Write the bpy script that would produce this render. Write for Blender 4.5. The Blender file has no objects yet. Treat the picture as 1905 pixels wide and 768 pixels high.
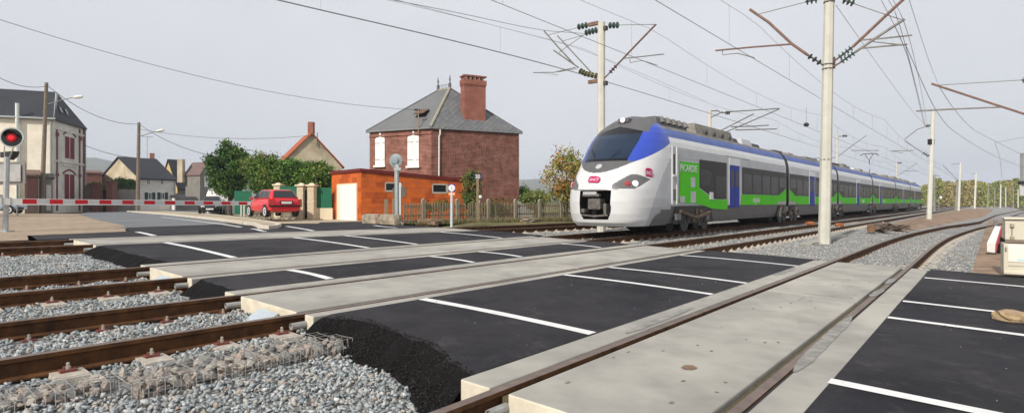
import bpy, bmesh, math, random
import numpy as np
from mathutils import Vector, Matrix
random.seed(7); rng = np.random.default_rng(7)
scene = bpy.context.scene
# ---------------------------------------------------------------- camera
F, CX, CY, YH, H, K = 1080.0, 952.5, 384.0, 376.0, 1.37, 0.03
cam = bpy.data.cameras.new('camera'); camo = bpy.data.objects.new('camera', cam)
scene.collection.objects.link(camo)
camo.location = (0, 0, H); camo.rotation_euler = (math.pi/2, 0, 0)
cam.sensor_width = 36; cam.lens = F/1905*36; cam.shift_y = -(CY-YH)/1905
cam.clip_start = 0.05; cam.clip_end = 9000
scene.camera = camo
# ---------------------------------------------------------------- world and sun
SUN_AZ = math.atan2(-0.56, -0.83)     # compass-like angle of the sun: x = sin, y = cos
SUN_EL = math.radians(36)
wd = bpy.data.worlds.new('World'); scene.world = wd; wd.use_nodes = True
nt = wd.node_tree; nt.nodes.clear()
out = nt.nodes.new('ShaderNodeOutputWorld'); bg = nt.nodes.new('ShaderNodeBackground')
sky = nt.nodes.new('ShaderNodeTexSky'); sky.sky_type = 'NISHITA'; sky.sun_disc = False
sky.sun_elevation = SUN_EL; sky.sun_rotation = SUN_AZ
sky.air_density = 1.0; sky.dust_density = 4.0; sky.ozone_density = 1.0
mixn = nt.nodes.new('ShaderNodeMix'); mixn.data_type = 'RGBA'; mixn.inputs[0].default_value = 0.93
tc = nt.nodes.new('ShaderNodeTexCoord'); noi = nt.nodes.new('ShaderNodeTexNoise')
noi.inputs['Scale'].default_value = 1.6; noi.inputs['Detail'].default_value = 4; noi.inputs['Roughness'].default_value = .5
ramp = nt.nodes.new('ShaderNodeValToRGB')
ramp.color_ramp.elements[0].position = .3; ramp.color_ramp.elements[0].color = (7.0, 7.2, 7.65, 1)
ramp.color_ramp.elements[1].position = .7; ramp.color_ramp.elements[1].color = (8.6, 8.75, 9.1, 1)
nt.links.new(tc.outputs['Generated'], noi.inputs['Vector']); nt.links.new(noi.outputs['Fac'], ramp.inputs['Fac'])
nt.links.new(sky.outputs['Color'], mixn.inputs[6]); nt.links.new(ramp.outputs['Color'], mixn.inputs[7])
nt.links.new(mixn.outputs[2], bg.inputs['Color']); bg.inputs['Strength'].default_value = 0.1
nt.links.new(bg.outputs['Background'], out.inputs['Surface'])
sl = bpy.data.lights.new('sun', 'SUN'); sl.energy = 4.4; sl.angle = math.radians(1.5); sl.color = (1.0, .93, .82)
so = bpy.data.objects.new('sun', sl); scene.collection.objects.link(so)
sd = Vector((math.sin(SUN_AZ)*math.cos(SUN_EL), math.cos(SUN_AZ)*math.cos(SUN_EL), math.sin(SUN_EL)))
so.rotation_euler = sd.to_track_quat('Z', 'Y').to_euler(); so.location = (0, 0, 30)
scene.view_settings.view_transform = 'Standard'; scene.view_settings.look = 'None'
scene.view_settings.exposure = 0; scene.view_settings.gamma = 1
# ---------------------------------------------------------------- frames
TH = math.atan((1850-CX)/F)
UX, UY = math.sin(TH), math.cos(TH)           # along the tracks
NX, NY = -math.cos(TH), math.sin(TH)          # across the tracks, away from the camera
PT = [-50, -2, 0, 14, 17, 20, 25, 4000]; PZ = [-.06, -.06, 0, .42, .5, .5, .38, .38]
def zp(t): return float(np.interp(t, PT, PZ))
def TR(s, t, dz=0.0): return Vector((s*UX+t*NX, s*UY+t*NY, zp(t)+dz))
def ST(x, y): return x*UX+y*UY, x*NX+y*NY
def at(px, py, Y): return Vector(((px-CX)/F*Y, Y, H-(py-YH)/F*Y))
def gp(px, py, dz=0.0):
    dx = (px-CX)/F; v = (py-YH)/F; lo, hi = .5, 4000.
    for _ in range(60):
        m = (lo+hi)/2
        if H-v*m > zp(m*(dx*NX+NY))+dz: lo = m
        else: hi = m
    return Vector((dx*lo, lo, H-v*lo))
def gst(px, py): p = gp(px, py); return ST(p.x, p.y)
def on_t(px, py, t):                            # pixel onto the vertical plane at distance t from the camera's track line
    dx = (px-CX)/F; Y = t/(dx*NX+NY); return Vector((dx*Y, Y, H-(py-YH)/F*Y))
def on_s(px, py, s):                            # pixel onto the vertical plane square to the tracks
    dx = (px-CX)/F; Y = s/(dx*UX+UY); return Vector((dx*Y, Y, H-(py-YH)/F*Y))
# ---------------------------------------------------------------- objects
COL = scene.collection
def link(name, data): o = bpy.data.objects.new(name, data); COL.objects.link(o); return o
def tag(o, label=None, cat=None, group=None, kind=None):
    if label: o['label'] = label
    if cat: o['category'] = cat
    if group: o['group'] = group
    if kind: o['kind'] = kind
    return o
def thing(name, label, cat, loc, rotz=0.0, group=None):
    o = link(name, None); o.location = loc; o.rotation_euler = (0, 0, rotz); o.empty_display_size = .2
    return tag(o, label, cat, group)
def worg(p):
    v = Vector((0, 0, 0))
    while p is not None: v = v+p.location; p = p.parent
    return v
class MB:
    """collects faces; build() links them as one mesh object"""
    def __init__(s): s.v = []; s.f = []; s.m = []
    def add(s, vs, fs, mi=0):
        b = len(s.v); s.v += [tuple(p) for p in vs]; s.f += [tuple(i+b for i in f) for f in fs]; s.m += [mi]*len(fs); return s
    def hexa(s, c, mi=0):      # 8 corners: bottom ring 0-3, top ring 4-7
        return s.add(c, [(0, 3, 2, 1), (4, 5, 6, 7), (0, 1, 5, 4), (1, 2, 6, 5), (2, 3, 7, 6), (3, 0, 4, 7)], mi)
    def box(s, c, d, rz=0.0, mi=0, M=None):
        hx, hy, hz = d[0]/2, d[1]/2, d[2]/2
        R = M if M is not None else Matrix.Rotation(rz, 3, 'Z'); c = Vector(c)
        P = [(-hx, -hy, -hz), (hx, -hy, -hz), (hx, hy, -hz), (-hx, hy, -hz), (-hx, -hy, hz), (hx, -hy, hz), (hx, hy, hz), (-hx, hy, hz)]
        return s.hexa([c+R @ Vector(p) for p in P], mi)
    def quad(s, a, b, c, d, mi=0): return s.add([a, b, c, d], [(0, 1, 2, 3)], mi)
    def poly(s, pts, mi=0): return s.add(pts, [tuple(range(len(pts)))], mi)
    def prism(s, pts, vec, mi=0):   # polygon swept by vec
        n = len(pts); vec = Vector(vec); A = [Vector(p) for p in pts]; B = [p+vec for p in A]
        return s.add(A+B, [tuple(range(n))[::-1], tuple(range(n, 2*n))]+[(i, (i+1) % n, n+(i+1) % n, n+i) for i in range(n)], mi)
    def tube(s, pts, r, seg=6, mi=0, cap=True):
        pts = [Vector(p) for p in pts]; n = len(pts)
        rr = r if isinstance(r, (list, tuple)) else [r]*n
        V = []; ref = None
        for i, p in enumerate(pts):
            d = (pts[min(i+1, n-1)]-pts[max(i-1, 0)])
            d = d.normalized() if d.length > 1e-9 else Vector((0, 0, 1))
            if ref is None: ref = Vector((0, 0, 1)) if abs(d.z) < .9 else Vector((1, 0, 0))
            a = d.cross(ref).normalized(); b = d.cross(a).normalized()
            if abs(d.z) < .9: ref = Vector((0, 0, 1))
            else: ref = Vector((1, 0, 0))
            for k in range(seg):
                an = 2*math.pi*(k+.5)/seg; V.append(p+(a*math.cos(an)+b*math.sin(an))*rr[i])
        Fs = [(i*seg+k, i*seg+(k+1) % seg, (i+1)*seg+(k+1) % seg, (i+1)*seg+k) for i in range(n-1) for k in range(seg)]
        if cap: Fs += [tuple(range(seg))[::-1], tuple(range((n-1)*seg, n*seg))]
        return s.add(V, Fs, mi)
    def lathe(s, o, ax, prof, seg=10, mi=0):   # prof: (distance along ax, radius)
        o = Vector(o); ax = Vector(ax).normalized()
        ref = Vector((0, 0, 1)) if abs(ax.z) < .9 else Vector((1, 0, 0))
        a = ax.cross(ref).normalized(); b = ax.cross(a).normalized(); V = []
        for (h, r) in prof:
            for k in range(seg): an = 2*math.pi*k/seg; V.append(o+ax*h+(a*math.cos(an)+b*math.sin(an))*max(r, 1e-4))
        n = len(prof)
        Fs = [(i*seg+k, i*seg+(k+1) % seg, (i+1)*seg+(k+1) % seg, (i+1)*seg+k) for i in range(n-1) for k in range(seg)]
        Fs += [tuple(range(seg))[::-1], tuple(range((n-1)*seg, n*seg))]
        return s.add(V, Fs, mi)
    def mesh(s, name, mats, org=None, smooth=False):
        me = bpy.data.meshes.new(name); v = s.v
        if org is not None: v = [(p[0]-org[0], p[1]-org[1], p[2]-org[2]) for p in v]
        me.from_pydata(v, [], s.f)
        for m in (mats if isinstance(mats, (list, tuple)) else [mats]): me.materials.append(m)
        me.polygons.foreach_set('material_index', s.m)
        if smooth: me.polygons.foreach_set('use_smooth', [True]*len(s.f))
        bm = bmesh.new(); bm.from_mesh(me); bmesh.ops.recalc_face_normals(bm, faces=bm.faces)
        uv = bm.loops.layers.uv.new('UVMap')
        for f in bm.faces:
            nn = f.normal; tx = Vector((0, 0, 1)).cross(nn)
            tx = tx.normalized() if tx.length > .05 else Vector((1, 0, 0))
            ty = nn.cross(tx)
            for l in f.loops: c = l.vert.co; l[uv].uv = (c.dot(tx), c.dot(ty))
        bm.to_mesh(me); bm.free(); me.update(); return me
    def build(s, name, mats, parent=None, smooth=False, local=False, bevel=0, label=None):
        org = None if (local or parent is None) else worg(parent)
        o = link(name, s.mesh(name, mats, org, smooth)); o.parent = parent
        if bevel:
            b = o.modifiers.new('bevel', 'BEVEL'); b.width = bevel; b.segments = 2; b.limit_method = 'ANGLE'
        if label: o['label'] = label
        return o
    def solo(s, name, mats, label, cat, group=None, smooth=False, bevel=0):   # a one-mesh thing with its origin at its base
        a = np.array(s.v); org = (a[:, 0].mean(), a[:, 1].mean(), a[:, 2].min())
        o = link(name, s.mesh(name, mats, org, smooth)); o.location = org
        if bevel:
            b = o.modifiers.new('bevel', 'BEVEL'); b.width = bevel; b.segments = 2; b.limit_method = 'ANGLE'
        return tag(o, label, cat, group)
def copy_tree(o, parent=None):
    c = o.copy(); COL.objects.link(c); c.parent = parent
    for ch in list(o.children): copy_tree(ch, c)
    return c
# ---------------------------------------------------------------- materials
MATS = {}
def mat(name, col, rough=.8, var=.15, scale=6., bump=0., bscale=None, metal=0., col2=None, big=0., bigscale=.4, spec=.3, coords='Object', detail=6, attr=None, emit=None, trans=0., coat=0.):
    if name in MATS: return MATS[name]
    m = bpy.data.materials.new(name); m.use_nodes = True; t = m.node_tree; N = t.nodes; L = t.links
    b = N['Principled BSDF']; b.inputs['Roughness'].default_value = rough; b.inputs['Metallic'].default_value = metal
    b.inputs['Specular IOR Level'].default_value = spec
    if coat: b.inputs['Coat Weight'].default_value = coat; b.inputs['Coat Roughness'].default_value = .08
    if trans: b.inputs['Transmission Weight'].default_value = trans
    if emit: b.inputs['Emission Color'].default_value = (*emit[:3], 1); b.inputs['Emission Strength'].default_value = emit[3]
    c = Vector(col[:3])
    tcn = N.new('ShaderNodeTexCoord')
    def noise(sc, de=detail, ro=.6):
        n = N.new('ShaderNodeTexNoise'); n.inputs['Scale'].default_value = sc; n.inputs['Detail'].default_value = de
        n.inputs['Roughness'].default_value = ro; L.new(tcn.outputs[coords], n.inputs['Vector']); return n
    cur = None
    if attr:
        a = N.new('ShaderNodeAttribute'); a.attribute_name = attr; cur = a.outputs['Color']
    if var or col2:
        n = noise(scale); r = N.new('ShaderNodeValToRGB'); r.color_ramp.elements[0].position = .32; r.color_ramp.elements[1].position = .68
        k1 = c*(1-var); k2 = Vector(col2[:3]) if col2 else c*(1+var)
        if attr: k1 = Vector((1-var,)*3); k2 = Vector((1+var,)*3)
        r.color_ramp.elements[0].color = (*k1, 1); r.color_ramp.elements[1].color = (*k2, 1)
        L.new(n.outputs['Fac'], r.inputs['Fac'])
        if cur is None: cur = r.outputs['Color']
        else:
            x = N.new('ShaderNodeMix'); x.data_type = 'RGBA'; x.blend_type = 'MULTIPLY'; x.inputs[0].default_value = 1
            L.new(cur, x.inputs[6]); L.new(r.outputs['Color'], x.inputs[7]); cur = x.outputs[2]
    if big:
        n = noise(bigscale, 4); r = N.new('ShaderNodeValToRGB'); r.color_ramp.elements[0].position = .35; r.color_ramp.elements[1].position = .7
        r.color_ramp.elements[0].color = (1-big, 1-big, 1-big*.9, 1); r.color_ramp.elements[1].color = (1+big*.3,)*3+(1,)
        L.new(n.outputs['Fac'], r.inputs['Fac'])
        if cur is None:
            cc = N.new('ShaderNodeRGB'); cc.outputs[0].default_value = (*c, 1); cur = cc.outputs[0]
        x = N.new('ShaderNodeMix'); x.data_type = 'RGBA'; x.blend_type = 'MULTIPLY'; x.inputs[0].default_value = 1
        L.new(cur, x.inputs[6]); L.new(r.outputs['Color'], x.inputs[7]); cur = x.outputs[2]
    if cur is None: b.inputs['Base Color'].default_value = (*c, 1)
    else: L.new(cur, b.inputs['Base Color'])
    if bump:
        n = noise(bscale or scale*4, 8, .7); bp = N.new('ShaderNodeBump'); bp.inputs['Strength'].default_value = bump; bp.inputs['Distance'].default_value = .02
        L.new(n.outputs['Fac'], bp.inputs['Height']); L.new(bp.outputs['Normal'], b.inputs['Normal'])
    MATS[name] = m; return m
def brickmat(name, c1, c2, mortar, bw=.22, bh=.065, ms=.012, rough=.9, var=.25, bias=0.):
    if name in MATS: return MATS[name]
    m = bpy.data.materials.new(name); m.use_nodes = True; t = m.node_tree; N = t.nodes; L = t.links
    b = N['Principled BSDF']; b.inputs['Roughness'].default_value = rough; b.inputs['Specular IOR Level'].default_value = .2
    uv = N.new('ShaderNodeUVMap'); uv.uv_map = 'UVMap'
    k = N.new('ShaderNodeTexBrick'); k.inputs['Color1'].default_value = (*c1, 1); k.inputs['Color2'].default_value = (*c2, 1); k.inputs['Mortar'].default_value = (*mortar, 1)
    k.inputs['Scale'].default_value = 1; k.inputs['Brick Width'].default_value = bw; k.inputs['Row Height'].default_value = bh
    k.inputs['Mortar Size'].default_value = ms; k.inputs['Bias'].default_value = bias
    n = N.new('ShaderNodeTexNoise'); n.inputs['Scale'].default_value = 2.2; n.inputs['Detail'].default_value = 9; n.inputs['Roughness'].default_value = .72
    tcn = N.new('ShaderNodeTexCoord'); L.new(tcn.outputs['Object'], n.inputs['Vector'])
    r = N.new('ShaderNodeValToRGB'); r.color_ramp.elements[0].position = .35; r.color_ramp.elements[1].position = .7
    r.color_ramp.elements[0].color = (1-var, (1-var)*.93, (1-var)*.9, 1); r.color_ramp.elements[1].color = (1+var*.8, 1+var*.9, 1+var, 1)
    L.new(n.outputs['Fac'], r.inputs['Fac'])
    x = N.new('ShaderNodeMix'); x.data_type = 'RGBA'; x.blend_type = 'MULTIPLY'; x.inputs[0].default_value = 1
    L.new(uv.outputs['UV'], k.inputs['Vector']); L.new(k.outputs['Color'], x.inputs[6]); L.new(r.outputs['Color'], x.inputs[7])
    L.new(x.outputs[2], b.inputs['Base Color'])
    bp = N.new('ShaderNodeBump'); bp.inputs['Strength'].default_value = .5; bp.inputs['Distance'].default_value = .01; bp.invert = True
    L.new(k.outputs['Fac'], bp.inputs['Height']); L.new(bp.outputs['Normal'], b.inputs['Normal'])
    MATS[name] = m; return m
M_asph = mat('new_asphalt', (.023, .022, .0275), .82, .35, 45, .5, 220, big=.45, bigscale=.8, spec=.2)
M_asphrough = mat('crumbled_asphalt', (.009, .0083, .0085), .95, .5, 30, 1.0, 60, spec=.12)
M_oldroad = mat('old_asphalt', (.17, .18, .19), .9, .15, 20, .3, 90, big=.2, bigscale=.3)
M_white = mat('road_paint', (.70, .70, .70), .6, .10, 4, .15, 120)
def wear(m, col, lo, hi, sc):      # scuffs: the ground shows through the paint where a noise passes a threshold
    t = m.node_tree; N = t.nodes; L = t.links; b = N['Principled BSDF']; src = b.inputs['Base Color'].links[0].from_socket
    tcn = N.new('ShaderNodeTexCoord'); n = N.new('ShaderNodeTexNoise'); n.inputs['Scale'].default_value = sc; n.inputs['Detail'].default_value = 9; n.inputs['Roughness'].default_value = .75
    r = N.new('ShaderNodeValToRGB'); r.color_ramp.elements[0].position = lo; r.color_ramp.elements[1].position = hi
    x = N.new('ShaderNodeMix'); x.data_type = 'RGBA'; x.inputs[7].default_value = (*col, 1)
    L.new(tcn.outputs['Object'], n.inputs['Vector']); L.new(n.outputs['Fac'], r.inputs['Fac']); L.new(r.outputs['Color'], x.inputs[0]); L.new(src, x.inputs[6]); L.new(x.outputs[2], b.inputs['Base Color'])
wear(M_white, (.16, .155, .155), .60, .74, 9)
M_conc = mat('deck_concrete', (.385, .370, .328), .85, .10, 2.2, .15, 90, big=.26, bigscale=.55)
M_concside = mat('deck_concrete_side', (.62, .56, .45), .85, .14, 5, .25, 40)
M_rail = mat('rusty_rail', (.055, .025, .011), .85, .3, 7, .3, 60, col2=(.125, .052, .017))
M_railtop = mat('worn_rail_head', (.19, .14, .115), .45, .25, 7, 0, metal=.45)
M_sleeper = mat('sleeper_concrete', (.42, .38, .33), .9, .25, 9, .4, 60)
M_pad = mat('rail_pad', (.17, .055, .045), .8, .2, 20)
M_bolt = mat('bolt_steel', (.45, .42, .36), .5, .2, 20, metal=.5)
M_ballast = mat('ballast_ground', (.25, .25, .245), .95, .45, 26, 1.0, 40, col2=(.42, .415, .40), big=.25, bigscale=.5)
M_stone = mat('ballast_stone', (.3, .3, .3), .9, .22, 14, .3, 60, attr='Col')
M_dirt = mat('dirt', (.34, .245, .165), .95, .25, 3, .5, 30, col2=(.44, .355, .265), big=.25, bigscale=.35)
M_ground = mat('ground_earth', (.17, .14, .08), .95, .35, 2, .5, 12, col2=(.12, .13, .05), big=.3, bigscale=.1)
M_pave = mat('pavement_gravel', (.42, .36, .26), .95, .15, 8, .4, 50, big=.2, bigscale=.5)
M_kerb = mat('kerb_stone', (.55, .50, .42), .9, .15, 5, .3, 30)
M_galv = mat('galvanised_steel', (.45, .48, .48), .45, .12, 8, metal=.6)
M_steel = mat('grey_steel', (.22, .23, .23), .55, .2, 10, metal=.4)
M_dark = mat('dark_metal', (.03, .03, .032), .6, .2, 10)
M_black = mat('black_plastic', (.012, .012, .013), .5, 0)
M_glass = mat('dark_glass', (.015, .018, .02), .08, 0, spec=.6)
M_red = mat('red_reflective', (.52, .012, .02), .45, .06, 6)
M_whitep = mat('white_paint', (.78, .78, .76), .45, .05, 5)
M_cream = mat('cream_render', (.82, .76, .64), .9, .07, 1.5, .15, 60, big=.12, bigscale=.4)
# ================================================================ ground
wear(M_asph, (.040, .038, .042), .42, .62, .45); wear(M_asph, (.10, .094, .09), .55, .85, 2.6)      # dusty, tyre-polished areas
wear(M_conc, (.25, .235, .20), .56, .86, 1.1)      # damp and dirty patches
def hnoise(x, y, f=1.0):
    return (math.sin(x*1.7*f+y*.9*f)+math.sin(x*.8*f-y*1.9*f+1.3)+math.sin(x*3.1*f+y*2.7*f+.5)*.5)/2.5
def sheet(name, pts, dz, m, kind='structure', parent=None, thick=0.0):
    """flat sheet over the terrain, polygon in (s, t)"""
    bm = bmesh.new(); f = bm.faces.new([bm.verts.new((p[0], p[1], 0)) for p in pts])
    bmesh.ops.triangulate(bm, faces=[f])
    for tb in PT[1:-1]:
        g = bm.verts[:]+bm.edges[:]+bm.faces[:]
        bmesh.ops.bisect_plane(bm, geom=g, dist=1e-4, plane_co=(0, tb, 0), plane_no=(0, 1, 0))
    if thick:
        r = bmesh.ops.extrude_face_region(bm, geom=bm.faces[:])
        for e in r['geom']:
            if isinstance(e, bmesh.types.BMVert): e.co.z = -thick
    for v in bm.verts:
        w = TR(v.co.x, v.co.y, dz+v.co.z); v.co = w
    bmesh.ops.recalc_face_normals(bm, faces=bm.faces)
    if not thick:
        for f in bm.faces:
            if f.normal.z < 0: f.normal_flip()
    me = bpy.data.meshes.new(name); bm.to_mesh(me); bm.free(); me.materials.append(m)
    o = link(name, me); o.parent = parent
    if kind and parent is None: o['kind'] = kind
    return o
def lerp(a, b, k): return a+(b-a)*k
# tracks: lateral position of each track's centre line along s
def tA(s): return 6.49+(.13*(1-math.exp(-(3.4-s)/2.5)) if s < 3.4 else 0)
def tB(s): return 9.87+(.10*(1-math.exp(-(3.4-s)/2.5)) if s < 3.4 else 0)
_cs = [-60, -20, 0, 4, 8.3, 14.5, 20, 30, 300]; _ct = [26, 19.0, 16.4, 15.85, 15.36, 14.45, 14.0, 13.9, 13.9]
def tC(s):
    return float(np.mean([np.interp(s+d, _cs, _ct) for d in (-2, -1, 0, 1, 2)]))
_ss = [-60, 3, 14, 19, 25, 30, 36, 40, 51, 80, 113, 200]; _sx = [1.93, 1.95, 2.03, 2.10, 2.10, 1.95, 1.6, 1.35, .15, -.75, -2.6, -9]
def tS(s):
    return float(np.mean([np.interp(s+d, _ss, _sx) for d in (-3, -2, -1, 0, 1, 2, 3)])) if s > 14 else float(np.interp(s, _ss, _sx))
GAUGE = {'A': 1.50, 'B': 1.52, 'C': 1.52, 'S': 1.37}
# --- the land itself
def corridor(t):     # how far the earth lies below the profile
    return float(np.interp(t, [-60, -4, -1.0, 17.3, 18.2, 30], [.05, .06, .42, .42, .03, .03]))
sb = np.unique(np.concatenate([-np.geomspace(8, 2300, 22), np.linspace(-8, 40, 49), np.geomspace(42, 2400, 34)]))
tb_ = np.unique(np.concatenate([-np.geomspace(8, 2300, 18), np.linspace(-8, 34, 85), np.geomspace(35, 2400, 30)]))
g = MB()
for s in sb:
    for t in tb_:
        p = TR(s, t, -corridor(t)); g.v.append((p.x, p.y, p.z+.02*hnoise(s, t, .5)*min(1, 40/(abs(s)+abs(t)+1)) - .02))
nt_ = len(tb_)
for i in range(len(sb)-1):
    for j in range(nt_-1): g.f.append((i*nt_+j, (i+1)*nt_+j, (i+1)*nt_+j+1, i*nt_+j+1)); g.m.append(0)
o = g.build('ground', M_ground); o['kind'] = 'structure'
for p in o.data.polygons: p.use_smooth = True
# --- ballast bed: height of its surface against the profile
def hb(s, t):
    if s < 9:
        h = float(np.interp(t, [0, 4.85, 5.0, 5.3, 30], [-.27, -.27, -.24, -.19, -.185]))
    else:
        h = float(np.interp(t, [-2.5, -.6, .3, 1, 3.2, 4.3, 5.2, 5.9, 7.2, 8.2, 13, 15.5, 17.2], [-.09, -.09, -.13, -.17, -.16, -.12, -.16, -.19, -.19, -.185, -.185, -.19, -.22]))
    return h+.018*hnoise(s*2.3, t*2.3)
def bed(name, s0, s1, ds, t0, t1, dt):
    S = np.arange(s0, s1+1e-6, ds); T = np.arange(t0, t1+1e-6, dt); b = MB()
    for s in S:
        for t in T: b.v.append(tuple(TR(s, t, hb(s, t))))
    n = len(T)
    for i in range(len(S)-1):
        for j in range(n-1): b.f.append((i*n+j, (i+1)*n+j, (i+1)*n+j+1, i*n+j+1)); b.m.append(0)
    o = b.build(name, M_ballast); o['kind'] = 'structure'
    o.data.polygons.foreach_set('use_smooth', [True]*len(o.data.polygons)); return o
bed('ballast_bed', -14, 3.9, .15, 1.0, 17.6, .15)
bed('ballast_bed', 13.6, 46, .25, -2.6, 17.0, .2)
bed('ballast_bed', 46, 260, 2, -9, 16.5, .5)
# --- asphalt of the crossing: one sheet per gap between tracks, with a crumbling shoulder on the left
def asphalt(name, ta, tb, s0, s1, shoulder=.75, drop=.20, lead=None):
    b = MB(); n = max(4, int(((tb(5) if callable(tb) else tb)-(ta(5) if callable(ta) else ta))/.12))
    S = [s0-shoulder-.08, s0-shoulder, s0-shoulder*.8, s0-shoulder*.6, s0-shoulder*.4, s0-shoulder*.2, s0, s0+.35]+list(np.linspace(s0+1, s1, 12))+[s1+.05, s1+.45]
    fa = ta if callable(ta) else (lambda s: ta); fb = tb if callable(tb) else (lambda s: tb)
    for i, s_i in enumerate(S):
        for j in range(n+1):
            s = s_i; k = j/n; t = lerp(fa(s), fb(s), k); ss = s; dz = 0.0
            e = math.sin(math.pi*k)
            if lead is not None and i < 8: ss = s = s+lead(t)*(1 if i < 7 else .5)
            if i < 7:
                w = [1.0, 1.0, .80, .50, .24, .07, 0][i]; dz = -(drop+.0)*w + (.012*hnoise(s*9, t*9) if 0 < i < 6 else 0)
                if i == 0: dz = -(drop+.15)
                ss = s+(.05*hnoise(t*3, 1.2)+.035*hnoise(t*9, 4.)+.02*hnoise(t*23, 2.))*min(1, (7-i)/3)
            elif i == len(S)-1: dz = -.25
            else: dz = .012*e
            b.v.append(tuple(TR(ss, t, dz)))
    for i in range(len(S)-1):
        for j in range(n):
            b.f.append((i*(n+1)+j, (i+1)*(n+1)+j, (i+1)*(n+1)+j+1, i*(n+1)+j+1)); b.m.append(1 if i < 5 else 0)
    o = b.build(name, [M_asph, M_asphrough]); o['kind'] = 'structure'; return o
HW = 1.04       # half width of a concrete deck
asphalt('road', 2.99, 5.50, 3.60, 14.22, .48, .27, lambda t: float(np.interp(t, [3.0, 3.3, 4.0, 5.0, 5.5], [-.34, -.24, .02, .18, -.02])))
asphalt('road', 7.58, 8.85, 3.66, 14.15, .48, .22)
asphalt('road', 10.95, lambda s: tC(s)-1.02, 4.05, 14.6, .50, .22)
asphalt('road', -9.0, .98, -7.0, 14.25, .5, .1)
# beyond the far track: fresh asphalt, then the old village road, island, verges (all pixels measured in the photograph)
def stp(pts): return [gst(*p) for p in pts]
sheet('road', [(3.3, tC(3.3)+1.04), (6, tC(6)+1.04), (9, tC(9)+1.04), (12, tC(12)+1.04), (14.6, tC(14.6)+1.04), (14.2, 17.0), (13.6, 19.2), (13.9, 22.5), (12.0, 22.6), (11.8, 26.6), (7.8, 26.0), (7.0, 23.5), (6.1, 20.0), (3.6, 19.2)], .0, M_asph)
sheet('dirt_lot', [(-60, 17.6), (3.2, 17.3), (3.6, 19.6), (6.0, 20.0), (7.0, 23.5), (9.0, 29.0), (11, 40), (15, 58), (10, 75), (-60, 90)], -.010, M_dirt)
sheet('old_road', [(7.0, 23.5), (12.0, 22.6), (12.2, 27), (15.0, 35), (20, 46.5), (30, 75), (48, 112), (62, 150), (48, 150), (33, 108), (20, 78), (14.0, 58), (10.4, 40), (8.6, 29.0)], -.004, M_oldroad)
sheet('side_road', [(13.9, 22.5), (13.6, 19.2), (14.2, 17.9), (19, 17.7), (22, 18.6), (21.0, 22.0), (18.5, 24.6), (15.8, 25.2)], .002, M_asph)
sheet('pavement', [(14.0, 22.6), (15.8, 25.3), (18.6, 24.7), (21.2, 22.0), (22.3, 18.7), (26, 18.2), (27, 24), (21, 31), (22, 38), (26, 46), (21.5, 47), (17.5, 37), (13.5, 28)], .008, M_pave)
# --- white lines
def stripe(pts, w=.13, dz=.0):
    b = MB(); n = len(pts)
    for i, (s, t) in enumerate(pts):
        a = pts[max(i-1, 0)]; c = pts[min(i+1, n-1)]; d = Vector((c[0]-a[0], c[1]-a[1])).normalized()
        wob = .006*hnoise(t*5, s)
        for sg in (-1, 1): b.v.append(tuple(TR(s+sg*(-d.y)*w/2+wob, t+sg*d.x*w/2, dz)))
    for i in range(n-1): b.f.append((2*i, 2*i+1, 2*i+3, 2*i+2)); b.m.append(0)
    o = b.build('road_line', M_white); o['kind'] = 'structure'; return o
for s_ in (4.85, 7.97, 9.42, 12.58):
    k = {4.85: .07, 7.97: .04, 9.42: .04, 12.58: .06}[s_]
    w = .14 if s_ < 5 else .125
    for (a, c) in ((-4.0, .955), (3.01, 5.48), (7.6, 8.83), (10.97, 14.2)):
        if c > 14: c = tC(s_)-1.06
        N_ = 9; pts = []
        for i in range(N_):
            t = lerp(a, c, i/(N_-1)); e = math.sin(math.pi*i/(N_-1))
            s2 = s_+k*max(0, t-6)*.55+(.03 if t < 1 else 0)*t
            pts.append((s2, t))
        # keep the paint 5 mm over the crowned asphalt
        b = MB()
        for i, (s, t) in enumerate(pts):
            e = math.sin(math.pi*i/(N_-1))
            for sg in (-1, 1): b.v.append(tuple(TR(s+sg*w/2+.005*hnoise(t*7, s*3+sg), t, .005+.012*e)))
        for i in range(N_-1): b.f.append((2*i, 2*i+1, 2*i+3, 2*i+2)); b.m.append(0)
        o = b.build('road_line', M_white); o['kind'] = 'structure'
def pxstripe(px, w): stripe([gst(*p) for p in px], w, .006)
pxstripe([(255, 431.5), (268, 434), (287, 438.5)], .14)
pxstripe([(300, 404), (360, 410.5), (400, 415.5), (445, 422), (478, 427), (493, 431)], .14)
pxstripe([(533, 421), (552, 424), (570, 427), (583, 429.5)], .14)
pxstripe([(696, 419.5), (715, 422), (738, 424)], .14)
# --- traffic island (raised kerbed strip) beside the village road
b = MB(); ip = [(236, 394), (300, 399), (360, 405), (420, 412), (468, 419), (480, 425), (500, 426.5), (518, 424.5), (524, 421), (505, 416), (470, 410.5), (430, 404.5), (380, 399), (310, 394.5)]
P = [gp(*q) for q in ip]; n = len(P)
b.v = [(p.x, p.y, p.z-.02) for p in P]+[(p.x, p.y, p.z+.11) for p in P]
cen = Vector((sum(p.x for p in P)/n, sum(p.y for p in P)/n, 0))
inn = []
for i, p in enumerate(P):
    a = P[i-1]; c = P[(i+1) % n]; d = (c-a); d.z = 0; d.normalize(); nn = Vector((-d.y, d.x, 0))
    if nn.dot(cen-Vector((p.x, p.y, 0))) < 0 and False: nn = -nn
    inn.append(nn)
area = sum(P[i].x*P[(i+1) % n].y-P[(i+1) % n].x*P[i].y for i in range(n))
sg = 1 if area > 0 else -1
b.v += [(p.x+sg*q.x*.14, p.y+sg*q.y*.14, p.z+.115) for p, q in zip(P, inn)]
b.v += [(p.x+sg*q.x*.15, p.y+sg*q.y*.15, p.z+.10) for p, q in zip(P, inn)]
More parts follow.
